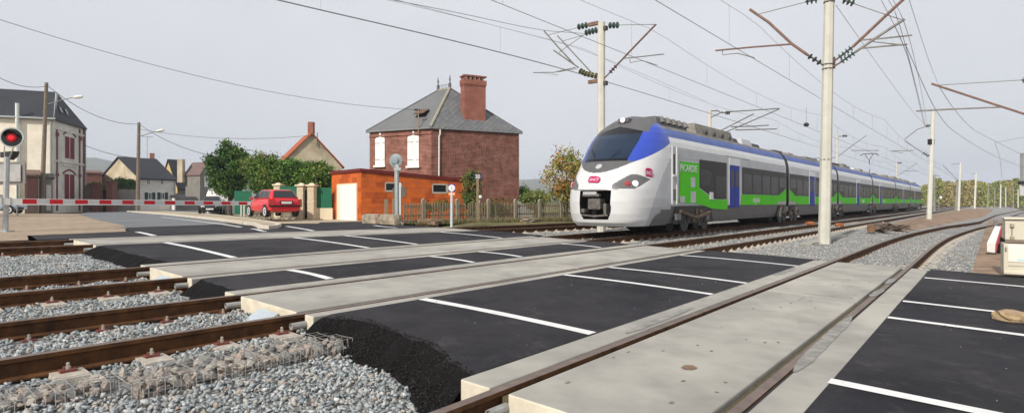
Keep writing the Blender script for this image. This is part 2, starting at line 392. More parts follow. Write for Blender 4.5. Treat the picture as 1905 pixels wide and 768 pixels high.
for i in range(n):
    j = (i+1) % n
    b.f += [(i, j, n+j, n+i), (n+i, n+j, 2*n+j, 2*n+i), (2*n+i, 2*n+j, 3*n+j, 3*n+i)]; b.m += [0, 0, 0]
b.f.append(tuple(range(3*n, 4*n))); b.m.append(1)
o = b.build('traffic_island', [M_kerb, M_pave]); o['kind'] = 'structure'
# --- brown soil on the right beside the siding, and the raised verge where the red car stands
def mound(name, pts, m, h=.06, dz=0., n=26, kind='structure', f=1.4):
    """uneven soil patch inside a polygon in (s, t)"""
    P2 = [Vector(p) for p in pts]; xs = [p[0] for p in pts]; ys = [p[1] for p in pts]
    def inside(x, y):
        r = False; j = len(pts)-1
        for i in range(len(pts)):
            if (pts[i][1] > y) != (pts[j][1] > y) and x < (pts[j][0]-pts[i][0])*(y-pts[i][1])/(pts[j][1]-pts[i][1])+pts[i][0]: r = not r
            j = i
        return r
    def dist(x, y):
        q = Vector((x, y)); best = 1e9
        for i in range(len(P2)):
            a, c = P2[i-1], P2[i]; e = c-a; k = max(0, min(1, (q-a).dot(e)/max(e.length_squared, 1e-9))); best = min(best, (q-a-e*k).length)
        return best
    S = np.linspace(min(xs), max(xs), n*2); T = np.linspace(min(ys), max(ys), n); b = MB(); nn = len(T); w = 0.25*min(max(xs)-min(xs), max(ys)-min(ys))
    for s in S:
        for t in T:
            d = dist(s, t)*(1 if inside(s, t) else -1); k = max(-1, min(1, d/w))
            z = dz+h*(k if k > 0 else k*2.5)+(.25*h+.01)*hnoise(s*f, t*f)
            b.v.append(tuple(TR(s, t, z)))
    for i in range(len(S)-1):
        for j in range(nn-1): b.f.append((i*nn+j, (i+1)*nn+j, (i+1)*nn+j+1, i*nn+j+1)); b.m.append(0)
    o = b.build(name, m); o['kind'] = kind; o.data.polygons.foreach_set('use_smooth', [True]*len(o.data.polygons)); return o
M_soil = mat('red_brown_soil', (.28, .175, .11), .95, .3, 2.5, .8, 18, col2=(.37, .27, .19), big=.3, bigscale=.5)
M_grass = mat('rough_grass', (.13, .14, .045), .95, .35, 5, .8, 40, col2=(.22, .19, .09), big=.3, bigscale=.6)
mound('soil_bank', [(13.9, -6), (13.9, .0), (18, .35), (26, .35), (36, -.3), (46, -1.6), (80, -4), (80, -14), (14, -14)], M_soil, .05, -.02, 40)
mound('soil_bank', [(33, 3.6), (50, 2.7), (80, 1.2), (150, .2), (150, 4.4), (90, 5.0), (50, 4.9), (36, 4.4)], M_soil, .12, -.08, 40)
mound('grass_verge', [(19.5, 27.5), (24, 26.0), (28.5, 27.0), (29, 30), (26, 36), (21.5, 36)], M_grass, .13, .0, 24)
mound('grass_verge', [(15.2, 16.3), (22, 15.95), (40, 15.8), (80, 15.8), (80, 19.5), (40, 18.6), (30, 19.4), (22, 19.0), (17.5, 17.8)], M_grass, .10, -.10, 40)
sheet('grass_field', [(60, 15.6), (900, 15.6), (900, 600), (60, 300), (34, 60), (34, 30)], -.012, M_grass)
# ================================================================ tracks
RP = [(-.036, 0), (.036, 0), (.036, -.034), (.012, -.052), (.010, -.145), (.070, -.158), (.070, -.172), (-.070, -.172), (-.070, -.158), (-.010, -.145), (-.012, -.052), (-.036, -.034)]
def rail(path, off, s0, s1, parent, steps):
    b = MB(); S = steps; m = len(RP)
    for s in S:
        t = path(s)+off; d = (path(s+.05)-path(s-.05))/.1; q = Vector((-d, 1)).normalized()
        for (w, z) in RP: b.v.append(tuple(TR(s+q.x*w, t+q.y*w, 0)+Vector((0, 0, z))))
    for i in range(len(S)-1):
        for k in range(m): b.f.append((i*m+k, i*m+(k+1) % m, (i+1)*m+(k+1) % m, (i+1)*m+k)); b.m.append(1 if k == 0 else 0)
    b.f += [tuple(range(m)), tuple(range((len(S)-1)*m, len(S)*m))[::-1]]; b.m += [0, 0]
    return b.build('rail', [M_rail, M_railtop], parent)
def steps(a, b, d=1.0):
    n = max(2, int((b-a)/d)); return list(np.linspace(a, b, n))
# one twin-block sleeper, shared by every copy
RZ = math.atan2(UY, UX)
def sleeper_mesh(g):
    b = MB()
    for sg in (-1, 1):
        c = sg*g/2
        b.hexa([Vector((x*.14, c+y*.40, -.36)) for x, y in ((-1, -1), (1, -1), (1, 1), (-1, 1))]+[Vector((x*.11, c+y*.34, -.178)) for x, y in ((-1, -1), (1, -1), (1, 1), (-1, 1))])
    b.box((0, 0, -.26), (.05, g, .06))
    return b.mesh('sleeper', M_sleeper)
def clip_mesh(g, only=None):
    b = MB(); pm_ = M_pad if only else M_sleeper
    for sg in (-1, 1):
        for k in (-1, 1):
            if only and only != (sg, k): continue
            y = sg*g/2+k*.115
            b.box((0, y, -.168), (.11, .085, .022), mi=0)
            b.box((.0, y-k*.02, -.150), (.05, .05, .02), mi=0)
            b.lathe((0, y, -.16), (0, 0, 1), [(0, .020), (.022, .020), (.024, .013), (.052, .013), (.055, .008)], 6, mi=1)
    return b.mesh('rail_fastening', [pm_, M_bolt])
SM = {k: sleeper_mesh(GAUGE[k]) for k in 'ABCS'}; CM = {k: clip_mesh(GAUGE[k]) for k in 'ABCS'}
C1 = {k: [clip_mesh(GAUGE[k], q) for q in ((-1, -1), (-1, 1), (1, -1), (1, 1))] for k in 'ABCS'}
def track(key, path, s0, s1, label, sl):
    root = thing('railway_track', label, 'track', TR(14, path(14), -.17), group='parallel railway tracks')
    for sg in (-1, 1):
        st = sorted(set(steps(s0, 3.4, .6)+steps(3.4, 14.2, .9)+steps(14.2, 60, 1.0)+steps(60, s1, 4)))
        st = [s for s in st if s0 <= s <= s1]
        rail(path, sg*GAUGE[key]/2, s0, s1, root, st)
    for s in sl:
        t = path(s); d = (path(s+.1)-path(s-.1))/.2
        for nm, me in (('sleeper', SM[key]), ):
            o = link(nm, me); o.parent = root
            w = TR(s, t); w.z = zp(t)
            o.location = w-root.location; o.rotation_euler = (math.atan(-K)*-1 if False else 0, 0, RZ+math.atan(d))
            if s < 4:
                for me1 in C1[key]: c = link('rail_fastening', me1); c.parent = o
            else: c = link('rail_fastenings', CM[key]); c.parent = o; c['kind'] = 'stuff'
    return root
sleepL = [3.12-.6*i for i in range(8)]; sleepR = [14.55+.6*i for i in range(52)]
track('A', tA, -14, 240, 'rusty railway track nearest the white catenary mast', sleepL+sleepR)
track('B', tB, -14, 240, 'railway track that carries the train', sleepL+sleepR[:20])
track('C', tC, -14, 160, 'farthest railway track, beside the picket fence', sleepL[:6]+sleepR[:14])
track('S', tS, -4, 190, 'siding track nearest the camera that winds off to the right', [2.25, 1.65, 1.05]+sleepR[:46:1])
# ================================================================ concrete crossing decks
def ribbon(path, a, c, s0, s1, zt, zb, st=None):
    b = MB(); S = st or steps(s0, s1, 1.2)
    for s in S:
        t0 = path(s)+a; t1 = path(s)+c
        for (t, z) in ((t0, zt), (t1, zt), (t1, zb), (t0, zb)): b.v.append(tuple(TR(s, t, z)))
    for i in range(len(S)-1):
        for k in range(4): b.f.append((i*4+k, i*4+(k+1) % 4, i*4+4+(k+1) % 4, i*4+4+k)); b.m.append(0)
    e = (len(S)-1)*4; b.f += [(0, 1, 2, 3), (e+3, e+2, e+1, e)]; b.m += [1, 1]
    return b
M_seal = mat('rubber_seal', (.03, .028, .028), .8, .3, 20)
M_grit = mat('gritty_flangeway', (.30, .25, .13), .95, .5, 40, .6, 90, col2=(.08, .07, .05))
M_chan = mat('galvanised_ramp', (.50, .56, .60), .45, .1, 8, metal=.4)
M_pipe = mat('grey_pipe', (.30, .30, .29), .7, .2, 10)
def deck(key, path, s0, s1, lo, hi, joints, label):
    g = GAUGE[key]; root = thing('crossing_deck', label, 'crossing deck', TR((s0+s1)/2, path(8), -.35), group='concrete decks of the level crossing')
    cuts = [s0]+joints+[s1]
    for i in range(len(cuts)-1):
        a, c = cuts[i]+(.006 if i else 0), cuts[i+1]-(.006 if i < len(cuts)-2 else 0)
        ribbon(path, -g/2+.105, g/2-.105, a, c, .002, -.33).build('slab', [M_conc, M_concside], root, bevel=.012)
        ribbon(path, lo, -g/2-.062, a, c, .001, -.33).build('edge_slab', [M_conc, M_concside], root, bevel=.012)
        ribbon(path, g/2+.062, hi, a, c, .001, -.33).build('edge_slab', [M_conc, M_concside], root, bevel=.012)
    for sg in (-1, 1):
        x = sg*g/2
        a0, a1 = sorted((x-sg*.040, x-sg*.10))
        ribbon(path, a0, a1, s0+.02, s1-.02, -.038, -.12).build('flangeway', [M_grit if key == 'S' else M_seal]*2, root)
        a0, a1 = sorted((x+sg*.039, x+sg*.059))
        ribbon(path, a0, a1, s0+.02, s1-.02, -.012, -.12).build('seal', [M_seal, M_seal], root)
    # galvanised deflector ramp on the end of the centre slab
    if key in 'AB':
        t = path(s0)-.10; b = MB(); w = .2
        b.hexa([TR(s0-.34, t-w, -.30), TR(s0-.02, t-w, -.30), TR(s0-.02, t+w, -.30), TR(s0-.34, t+w, -.30), TR(s0-.30, t-w*.8, -.20), TR(s0-.025, t-w, -.06), TR(s0-.025, t+w, -.06), TR(s0-.30, t+w*.8, -.20)])
        b.build('deflector_ramp', M_chan, root)
    if key == 'S':
        t = path(s0)-.02; b = MB(); w = .22
        b.hexa([TR(s0-.30, t-w, -.34), TR(s0-.004, t-w, -.34), TR(s0-.004, t+w, -.34), TR(s0-.30, t+w, -.34), TR(s0-.25, t-w*.8, -.24), TR(s0-.006, t-w, -.09), TR(s0-.006, t+w, -.09), TR(s0-.25, t+w*.8, -.24)])
        b.build('deflector_ramp', M_chan, root)
    for sg in (-1, 1):      # drain pipe stubs beside each rail
        b = MB(); t = path(s0)+sg*g/2-.085
        b.lathe(TR(s0-.17, t, -.10), TR(1, 0)-TR(0, 0), [(0.02, .026), (0, .030), (0, .036), (.18, .036), (.18, .030)], 10); b.build('pipe_stub', M_pipe, root)
    return root
deck('S', tS, 3.0, 14.15, -1.03, 1.03, [8.95], 'widest concrete track deck in the foreground, stained, with a rust puddle mark')
deck('A', tA, 3.36, 14.15, -.98, 1.08, [8.9], 'concrete track deck second from the camera, its end slab facing the gabions')
deck('B', tB, 3.48, 14.1, -.98, 1.07, [8.9], 'concrete track deck in line with the front of the train')
deck('C', tC, 3.88, 14.5, -1.0, 1.02, [8.9], 'farthest concrete track deck beside the traffic island')
# rust puddle mark and dark tyre rubber marks on the siding deck
M_rust = mat('rust_stain', (.19, .12, .075), .6, .2, 20)
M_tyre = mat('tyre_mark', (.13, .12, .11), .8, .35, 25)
def blot(px, py, rx, ry, m, name, parent_label=None, dz=.006):
    s, t = gst(px, py); b = MB(); n = 26
    pts = [TR(s+rx*math.cos(2*math.pi*i/n)*(1+.10*hnoise(i*.8, 3)), t+ry*math.sin(2*math.pi*i/n)*(1+.10*hnoise(i*.9, 1)), dz) for i in range(n)]
    b.poly(pts); o = b.build(name, m); o['kind'] = 'stuff'; return o
blot(1282, 684, .075, .055, M_rust, 'rust_stain')

def streak(pts_px, w, m, name, dz=.0065, jag=.02):
    """ragged mark laid along a line of pixels on the deck"""
    L_ = [gst(*p) for p in pts_px]; b = MB(); N_ = 24; P_ = []
    for i in range(N_+1):
        k = i/N_*(len(L_)-1); a = int(min(k, len(L_)-2)); f = k-a; P_.append((lerp(L_[a][0], L_[a+1][0], f), lerp(L_[a][1], L_[a+1][1], f)))
    for i, (s, t) in enumerate(P_):
        e = min(1, 6*min(i, N_-i)/N_); ww = w*(.25+.75*e)
        b.v += [tuple(TR(s, t-ww/2*(1+jag*12*hnoise(s*7, 1)), dz)), tuple(TR(s, t+ww/2*(1+jag*12*hnoise(s*9, 5)), dz))]
    for i in range(N_): b.f.append((2*i, 2*i+1, 2*i+3, 2*i+2)); b.m.append(0)
    o = b.build(name, m); o['kind'] = 'stuff'; return o
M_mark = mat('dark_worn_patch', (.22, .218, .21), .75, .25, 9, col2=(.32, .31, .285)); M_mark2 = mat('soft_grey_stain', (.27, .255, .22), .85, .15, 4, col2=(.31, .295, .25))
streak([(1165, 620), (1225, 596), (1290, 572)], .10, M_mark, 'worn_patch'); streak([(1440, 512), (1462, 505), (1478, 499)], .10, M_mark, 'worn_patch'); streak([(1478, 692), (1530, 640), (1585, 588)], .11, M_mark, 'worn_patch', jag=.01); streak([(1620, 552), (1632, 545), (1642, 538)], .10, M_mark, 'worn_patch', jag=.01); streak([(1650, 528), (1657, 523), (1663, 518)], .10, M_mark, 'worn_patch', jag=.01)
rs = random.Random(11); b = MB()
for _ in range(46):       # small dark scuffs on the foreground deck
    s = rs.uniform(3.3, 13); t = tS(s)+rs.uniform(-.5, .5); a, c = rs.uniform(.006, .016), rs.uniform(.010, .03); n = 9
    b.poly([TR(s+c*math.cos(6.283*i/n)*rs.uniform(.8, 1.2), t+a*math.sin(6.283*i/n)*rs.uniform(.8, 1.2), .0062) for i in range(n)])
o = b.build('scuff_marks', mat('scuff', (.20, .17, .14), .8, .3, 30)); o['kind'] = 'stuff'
# ================================================================ ballast stones
def stone_template(seed, k=9):
    r = random.Random(seed); bm = bmesh.new()
    for i in range(k):
        v = Vector((r.gauss(0, 1), r.gauss(0, 1), r.gauss(0, 1))).normalized()*r.uniform(.75, 1.1)
        bm.verts.new((v.x*1.08, v.y*.74, v.z*.56))
    h = bmesh.ops.convex_hull(bm, input=bm.verts)
    bmesh.ops.delete(bm, geom=[e for e in h['geom_interior'] if isinstance(e, bmesh.types.BMVert)], context='VERTS')
    bmesh.ops.triangulate(bm, faces=bm.faces); bmesh.ops.recalc_face_normals(bm, faces=bm.faces)
    bm.verts.ensure_lookup_table(); bm.verts.index_update()
    V = np.array([v.co[:] for v in bm.verts]); Fc = np.array([[v.index for v in f.verts] for f in bm.faces]); bm.free()
    return V, Fc
TPL = [stone_template(i, 8+i % 3) for i in range(12)]
PAL = np.array([[.31, .325, .325], [.36, .37, .365], [.25, .27, .275], [.43, .43, .42], [.20, .22, .23], [.36, .325, .285], [.41, .35, .28], [.34, .255, .215], [.53, .52, .51], [.36, .375, .375]])
PALP = np.array([.2, .18, .15, .1, .08, .08, .05, .03, .03, .1])
def stones(name, P, size, label, pal=PAL, pp=PALP, warm=1.0):
    """P: n x 3 array of centres, size: n radii"""
    n = len(P); cols = pal[rng.choice(len(pal), n, p=pp/pp.sum())]*rng.uniform(.8, 1.22, (n, 1))*np.array([warm, 1, 1/warm])
    a = rng.uniform(0, 6.283, n); b = rng.normal(0, .5, n); c = rng.normal(0, .5, n)
    ca, sa, cb, sb_, cc, sc = np.cos(a), np.sin(a), np.cos(b), np.sin(b), np.cos(c), np.sin(c)
    R = np.empty((n, 3, 3))
    R[:, 0] = np.stack([ca*cb, ca*sb_*sc-sa*cc, ca*sb_*cc+sa*sc], 1)
    R[:, 1] = np.stack([sa*cb, sa*sb_*sc+ca*cc, sa*sb_*cc-ca*sc], 1)
    R[:, 2] = np.stack([-sb_, cb*sc, cb*cc], 1)
    idx = rng.integers(0, len(TPL), n); VV = []; FF = []; CC = []; base = 0
    for k, (V, Fc) in enumerate(TPL):
        q = np.where(idx == k)[0]
        if not len(q): continue
        W = np.einsum('nij,vj->nvi', R[q], V)*size[q][:, None, None]+P[q][:, None, :]
        VV.append(W.reshape(-1, 3)); m = len(V)
        FF.append((Fc[None]+(base+np.arange(len(q))*m)[:, None, None]).reshape(-1, 3)); base += len(q)*m
        CC.append(np.repeat(cols[q], m, 0))
    V = np.concatenate(VV); Fc = np.concatenate(FF); C = np.concatenate(CC)
    me = bpy.data.meshes.new(name); me.vertices.add(len(V)); me.vertices.foreach_set('co', V.ravel())
    me.loops.add(len(Fc)*3); me.loops.foreach_set('vertex_index', Fc.ravel().astype(np.int32))
    me.polygons.add(len(Fc)); me.polygons.foreach_set('loop_start', (np.arange(len(Fc))*3).astype(np.int32))
    me.update(calc_edges=True)
    at_ = me.color_attributes.new('Col', 'FLOAT_COLOR', 'POINT'); at_.data.foreach_set('color', np.concatenate([C, np.ones((len(C), 1))], 1).ravel())
    me.materials.append(M_stone); o = link(name, me); tag(o, label, 'ballast', kind='stuff'); return o
paths = {'A': tA, 'B': tB, 'C': tC, 'S': tS}
def scatter(n, s0, s1, t0, t1, keep, lift=.012, sl=None, dense_left=False):
    S = rng.uniform(s0, s1, n); T = rng.uniform(t0, t1, n); out = []
    for s, t in zip(S, T):
        if not keep(s, t): continue
        bad = False; near = False
        for k, p in paths.items():
            if k == 'S' and s < 3.4 and t > 2.3 and abs(t-p(s)-GAUGE[k]/2) < .055: bad = True; break
            d = abs(t-p(s)); g = GAUGE[k]/2
            if abs(d-g) < .085: bad = True; break
            if abs(d-g) < .30 and sl is not None:
                r = min(abs(s-x) for x in sl)
                if r < .125: bad = True; break
        if bad: continue
        w = TR(s, t, hb(s, t)+rng.uniform(-.004, lift*2)); out.append(w[:])
    return np.array(out)
def keepL(s, t):
    if s < .15*t-.3: return False
    lim = 3.35
    if 2.99 < t < 5.5: lim = 3.14+float(np.interp(t, [3.0, 3.3, 4.0, 5.0, 5.5], [-.34, -.24, .02, .18, -.02]))
    elif 7.55 < t < 8.9: lim = 3.20
    elif 10.95 < t < 14.8: lim = 3.57
    elif t > 16.9: lim = 3.2
    if s > lim+.06*hnoise(t*6, 3.): return False
    if (4.9 < t < 5.34 and 1.5 < s < 3.42) or (5.1 < t < 5.4 and s <= 1.5): return False
    return True
P = scatter(15000, -.3, 3.6, 2.55, 5.75, keepL, .016, sleepL); stones('ballast_stones', P, np.clip(rng.lognormal(-3.66, .30, len(P)), .013, .05), 'grey crushed stone ballast in the left foreground', warm=.97)
P = scatter(38000, .3, 3.75, 5.75, 17.4, keepL, .016, sleepL); stones('ballast_stones', P, np.clip(rng.lognormal(-3.66, .28, len(P)), .014, .045), 'grey crushed stone ballast between the rails left of the crossing', warm=.97)
def keepR(s, t):
    if t > 16.2 or t < tS(s)-1.9+.4*hnoise(s, t): return False
    if s < 14.35: return False
    return rng.random() < min(1, 20/s)
P = scatter(52000, 14.2, 34, -.3, 16.3, keepR, .010, sleepR); stones('ballast_stones', P, rng.uniform(.022, .036, len(P)), 'pale crushed stone ballast around the tracks right of the crossing', warm=1.0)
# loose crumbs of asphalt along the shoulder and a few pale stones on it
P = []
for _ in range(2600):
    t = random.uniform(3.0, 5.45); k = random.random(); s = 3.10+.44*k+.05*hnoise(t*3, 1.2)+float(np.interp(t, [3.0, 3.3, 4.0, 5.0, 5.5], [-.34, -.24, .02, .18, -.02]))
    w = TR(s, t, -.27*(1-k)**1.15+.002); P.append(w[:])
P = np.array(P); o = stones('asphalt_crumbs', P, rng.uniform(.005, .014, len(P)), 'black crumbled asphalt along the shoulder', pal=np.array([[.018, .017, .017], [.03, .028, .027], [.012, .012, .012]]), pp=np.ones(3))
# ================================================================ gabions
M_wire = mat('galvanised_wire', (.42, .40, .37), .5, .1, 8, metal=.3)
M_gst = mat('gabion_stone', (.48, .43, .38), .95, .3, 6, .5, 30, col2=(.50, .46, .41))
M_gst2 = mat('gabion_stone_grey', (.22, .225, .225), .95, .3, 6, .5, 30, col2=(.33, .325, .31))
M_gst3 = mat('gabion_stone_pink', (.36, .27, .22), .95, .35, 6, .5, 30, col2=(.48, .42, .38))
GST = []
for i in range(8):
    V, Fc = stone_template(100+i, 14); b = MB(); b.add([tuple(v) for v in V], [tuple(f) for f in Fc]); GST.append((b.mesh('stone', [M_gst, M_gst2, M_gst3][i % 3])))
def gabion(s0, s1, tf, tb, zlo, zhi, label, tilt=0.0):
    root = thing('gabion', label, 'gabion', TR((s0+s1)/2, (tf+tb)/2, zlo), group='gabions holding back the ballast')
    org = root.location; b = MB(); r = .0023
    top = lambda s, t: zhi+tilt*(s-s0)+.012*hnoise(s*4, t*4)
    n = int((s1-s0)/.055)
    for i in range(n+1):
        s = lerp(s0, s1, i/n); j = .006*hnoise(i*1.3, 2)
        b.tube([TR(s+j, tf, zlo), TR(s, tf-.01, (zlo+zhi)/2), TR(s, tf, top(s, tf))], r, 4, cap=False)
        if i % 2 == 0: b.tube([TR(s, lerp(tf, tb, k/4), top(s, lerp(tf, tb, k/4))) for k in range(5)], r, 4, cap=False)
    for z in (0, .5, 1):
        b.tube([TR(lerp(s0, s1, k/12), tf-.008*(z == .5), lerp(zlo, top(lerp(s0, s1, k/12), tf), z)) for k in range(13)], r*1.25, 4, cap=False)
    for k2 in range(1, 6):
        t = lerp(tf, tb, k2/5); b.tube([TR(lerp(s0, s1, k/12), t, top(lerp(s0, s1, k/12), t)) for k in range(13)], r, 4, cap=False)
    for t in np.linspace(tf, tb, 6):
        b.tube([TR(s1, t, zlo), TR(s1, t, top(s1, t))], r, 4, cap=False)
    b.build('wire_mesh', M_wire, root)
    for i in range(int((s1-s0)*110)):
        s = random.uniform(s0+.05, s1-.05); t = random.uniform(tf+.055, tb-.03); front = random.random() < .45
        if front: t = tf+.06
        R_ = random.uniform(.045, .08); z = random.uniform(zlo+.04, zhi-.05) if front else zhi+tilt*(s-s0)-.045
        o = link('stone', random.choice(GST)); o.parent = root
        o.location = TR(s, t, z)-org; o.scale = (R_, R_, R_); o.rotation_euler = (random.gauss(0, .7), random.gauss(0, .7), random.uniform(0, 6.3))
gabion(-.35, 1.48, 5.10, 5.42, -.30, -.125, 'sagging wire gabion of large stones nearest the corner of the picture')
gabion(1.5, 3.42, 4.90, 5.36, -.29, -.125, 'wire gabion of pale stones ending at the black asphalt shoulder')

# pale grit and dead leaves lying on the asphalt
P = []
for _ in range(170):
    s = random.uniform(4.0, 14); t = random.choice([random.uniform(3.1, 5.4), random.uniform(-2, .9), random.uniform(11, 14)]); P.append(TR(s, t, .016)[:])
P = np.array(P); stones('road_grit', P, rng.uniform(.004, .011, len(P)), 'pale grit scattered over the asphalt', pal=np.array([[.34, .30, .25], [.24, .17, .11], [.4, .38, .36], [.12, .10, .09]]), pp=np.ones(4))
# ================================================================ train
TIP = 15.84; TBZ = zp(9.87)
tr = thing('passenger_train', 'white, blue and green passenger train with a grey nose', 'train', TR(TIP, 9.87), RZ)
tr.location.z = TBZ
WZ = ([.30, .5, .9, 1.2, 2.55, 2.9, 3.15, 3.4, 3.6, 3.8, 3.95, 4.05, 4.12], [1.22, 1.33, 1.40, 1.42, 1.42, 1.40, 1.36, 1.27, 1.14, .92, .68, .42, .0])
def W_(z): return float(np.interp(z, *WZ))
X0 = ([.30, .42, .7, 1.1, 1.45, 1.6, 1.9, 2.2, 2.45, 2.8, 3.2, 3.6, 3.8, 3.95, 4.05, 4.12], [.34, .13, .02, .0, .05, .10, .26, .47, .68, 1.0, 1.42, 1.93, 2.25, 2.52, 2.75, 2.98])
def X_(z): return .92*float(np.interp(z, *X0))
XE = 2.80
TW = mat('train_white', (.64, .645, .65), .3, .03, 2, big=.05, bigscale=1.2, spec=.5, coat=.3)
TSIL = mat('train_silver', (.44, .45, .47), .35, .05, 2, big=.08, bigscale=1., spec=.5)
TG = mat('train_grey', (.13, .13, .135), .45, .1, 3)
TCAP = mat('train_cap_grey', (.105, .105, .11), .45, .06, 3, spec=.25)
TBL = mat('train_blue', (.022, .06, .42), .35, .06, 2, spec=.5, coat=.3)
TBL2 = mat('train_roof_blue', (.10, .145, .36), .55, .14, 1.5, spec=.15)
TGR = mat('train_green', (.075, .52, .004), .5, .05, 2, spec=.12)
TDOOR = mat('train_door_blue', (.008, .03, .30), .45, .06, 2, spec=.15)
TGL = mat('train_window_band', (.030, .027, .025), .4, .15, 1.5, spec=.12)
TPANE = mat('train_window_pane', (.018, .011, .008), .25, .3, 1.2, spec=.15)
TSCR = mat('train_windscreen', (.010, .011, .014), .12, .2, .8, spec=.28)
TSCR2 = mat('train_windscreen_glass', (.010, .022, .045), .08, .3, .8, spec=.45)
TUND = mat('train_underframe', (.045, .038, .032), .8, .4, 4, .3, 20)
TROOF = mat('train_roof_grey', (.19, .185, .18), .7, .2, 3)
TLOGO = mat('train_logo_magenta', (.42, .012, .11), .45, .04, 4)
TLAMP = mat('headlamp_lens', (.85, .85, .85), .08, 0, spec=.8, emit=(1, .97, .9, .05))
TLAMPR = mat('tail_lamp_lens', (.34, .05, .06), .1, 0, spec=.6)
def nose_pt(z, ph):
    w = W_(z); x0 = X_(z); c = abs(math.cos(ph)); e = float(np.interp(z, [.3, 1.5, 2.4, 4.2], [.30, .36, .62, .74])); k = max(.0, 1-c**e)
    return Vector((x0+(XE-x0)*k, w*math.sin(ph), z))
def zone(p):
    x, y, z = p; a = abs(y)
    # coupler opening
    if z > .52 and z < 1.46 and abs(y+.07) < .56-max(0, (.75-z))*.5 and x < .55: return 'hole'
    # headlamp clusters: a wedge that sweeps back from the corner of the hood
    if a > .62 and x < 1.45:
        zl = 1.49; zu = 1.62+.34*min(1, max(0, (a-.62)/.42)) if x < .85 else 1.96-(x-.85)*.30
        zl2 = zl+max(0, (x-.6))*.42
        if zl2 < z < zu: return 'lamp_surround'
    # screen: bounded below by a sagging arc, above by the cap, at the sides by sweeping edges
    zb = 2.40+.0*a; ztop = 3.66-.25*a
    side = .80+.13*(z-2.4)-.20*max(0, z-3.1)
    if z > zb and z < ztop and a < side and x < 2.75: return 'screen'
    if z > 2.02+.34*(a/.96)**2.2 and z <= zb and a < .98: return 'mask'
    cap_side = side+.0
    if z >= ztop and a < 1.02-.20*(z-3.4): return 'cap'
    zblue = 2.34+max(0, (x-.9))*.38
    if z > zblue and z > 2.34: return 'blue'
    if x > 1.05:
        # dark wedge low at the back, then the silver side flank with a curved leading edge
        if z < .50+.42*max(0, min(1, (x-1.55)/1.3))**.6 and x > 1.55: return 'wedge'
        q = 1.25+1.7*max(0, min(1, (z-.45)/2.3))**1.5
        if x > q and z < 2.75: return 'flank'
    return 'white'
NZ, NP = 190, 190
zs = np.linspace(.30, 4.118, NZ); ph = np.linspace(-math.pi/2, math.pi/2, NP)
grid = [[nose_pt(z, p) for p in ph] for z in zs]
Z = {}
for i in range(NZ-1):
    for j in range(NP-1):
        q = (grid[i][j]+grid[i+1][j+1]+grid[i][j+1]+grid[i+1][j])/4
        Z.setdefault(zone(q), []).append((i, j))
def zmesh(cells, push=0.0):
    ids = {}; b = MB()
    def vid(i, j):
        if (i, j) not in ids:
            ids[(i, j)] = len(b.v); b.v.append(tuple(grid[i][j]))
        return ids[(i, j)]
    for (i, j) in cells: b.f.append((vid(i, j), vid(i, j+1), vid(i+1, j+1), vid(i+1, j))); b.m.append(0)
    return b
nose = zmesh(Z['white']).build('nose', TW, tr, smooth=True, local=True)
for k, m, nm in (('flank', TSIL, 'side_flank'), ('wedge', TG, 'skirt'), ('blue', TBL, 'blue_cowl'), ('cap', TCAP, 'roof_cap'), ('mask', TCAP, 'screen_apron'), ('screen', TSCR, 'windscreen'), ('lamp_surround', TG, 'headlamp_surround')):
    halves = [[c for c in Z[k] if grid[c[0]][c[1]].y < 0], [c for c in Z[k] if grid[c[0]][c[1]].y >= 0]] if k in ('flank', 'wedge', 'blue', 'lamp_surround') else [Z[k]]
    for hv in halves: o = zmesh(hv).build(nm, m, tr if k in ('screen', 'cap') else nose, smooth=True, local=True)
    if k == 'screen': scr = o
# inner glass of the screen, slightly proud
b = MB(); ids = {}
cells = [(i, j) for (i, j) in Z['screen'] if 2.47 < grid[i][j].z < 3.34 and abs(grid[i][j].y) < 1.05-.12*(grid[i][j].z-2.4)]
b = zmesh(cells); b.v = [(p[0]-.008, p[1]*1.004, p[2]+.004) for p in b.v]
b.build('glass', TSCR2, scr, smooth=True, local=True)
# two wipers and the sun visor bar
for pts_ in ([(.66, -.2, 2.44), (.86, -.55, 2.78)], [(.66, .25, 2.44), (.9, .55, 2.85)]): b = MB(); b.tube(pts_, .014, 4); b.build('wiper', M_black, scr, local=True)
# coupler recess with the machinery seen in it
b = MB()
yl, yr = -.645, .505
def rim(y, z): 
    w = W_(z); ph_ = math.asin(max(-1, min(1, y/w))); return nose_pt(z, ph_)+Vector((.03, 0, 0))
ring = [rim(y, z) for y, z in [(yl, .50), (yl*.5, .50), (0, .50), (yr*.5, .50), (yr, .50), (yr, 1.0), (yr, 1.475), (yr*.5, 1.475), (0, 1.475), (yl*.5, 1.475), (yl, 1.475), (yl, 1.0)]]
back = [Vector((.75, p.y*.9, lerp(p.z, 1.0, .06))) for p in ring]; n_ = len(ring)
b.v = [tuple(p) for p in ring+back]; b.f = [(i, (i+1) % n_, n_+(i+1) % n_, n_+i) for i in range(n_)]+[tuple(range(n_, 2*n_))]; b.m = [0]*len(b.f)
rec = b.build('coupler_recess', M_black, nose, local=True)
b = MB(); b.box((.30, 0, 1.02), (.3, .46, .34)); b.lathe((.12, -.02, .98), (1, 0, 0), [(0, .12), (.05, .17), (.3, .17)], 12); b.box((.2, .38, .8), (.25, .12, .12)); b.box((.24, -.40, .86), (.2, .10, .34)); b.tube([(.15, -.5, .66), (.12, 0, .62), (.15, .5, .66)], .035, 6); b.box((.16, .1, 1.30), (.12, .62, .09))
b.build('coupler', mat('coupler_steel', (.12, .11, .10), .6, .5, 9), nose, local=True)
b = MB(); b.box((.10, .12, 1.36), (.05, .50, .10)); b.build('coupler_cover', TSIL, nose, local=True)
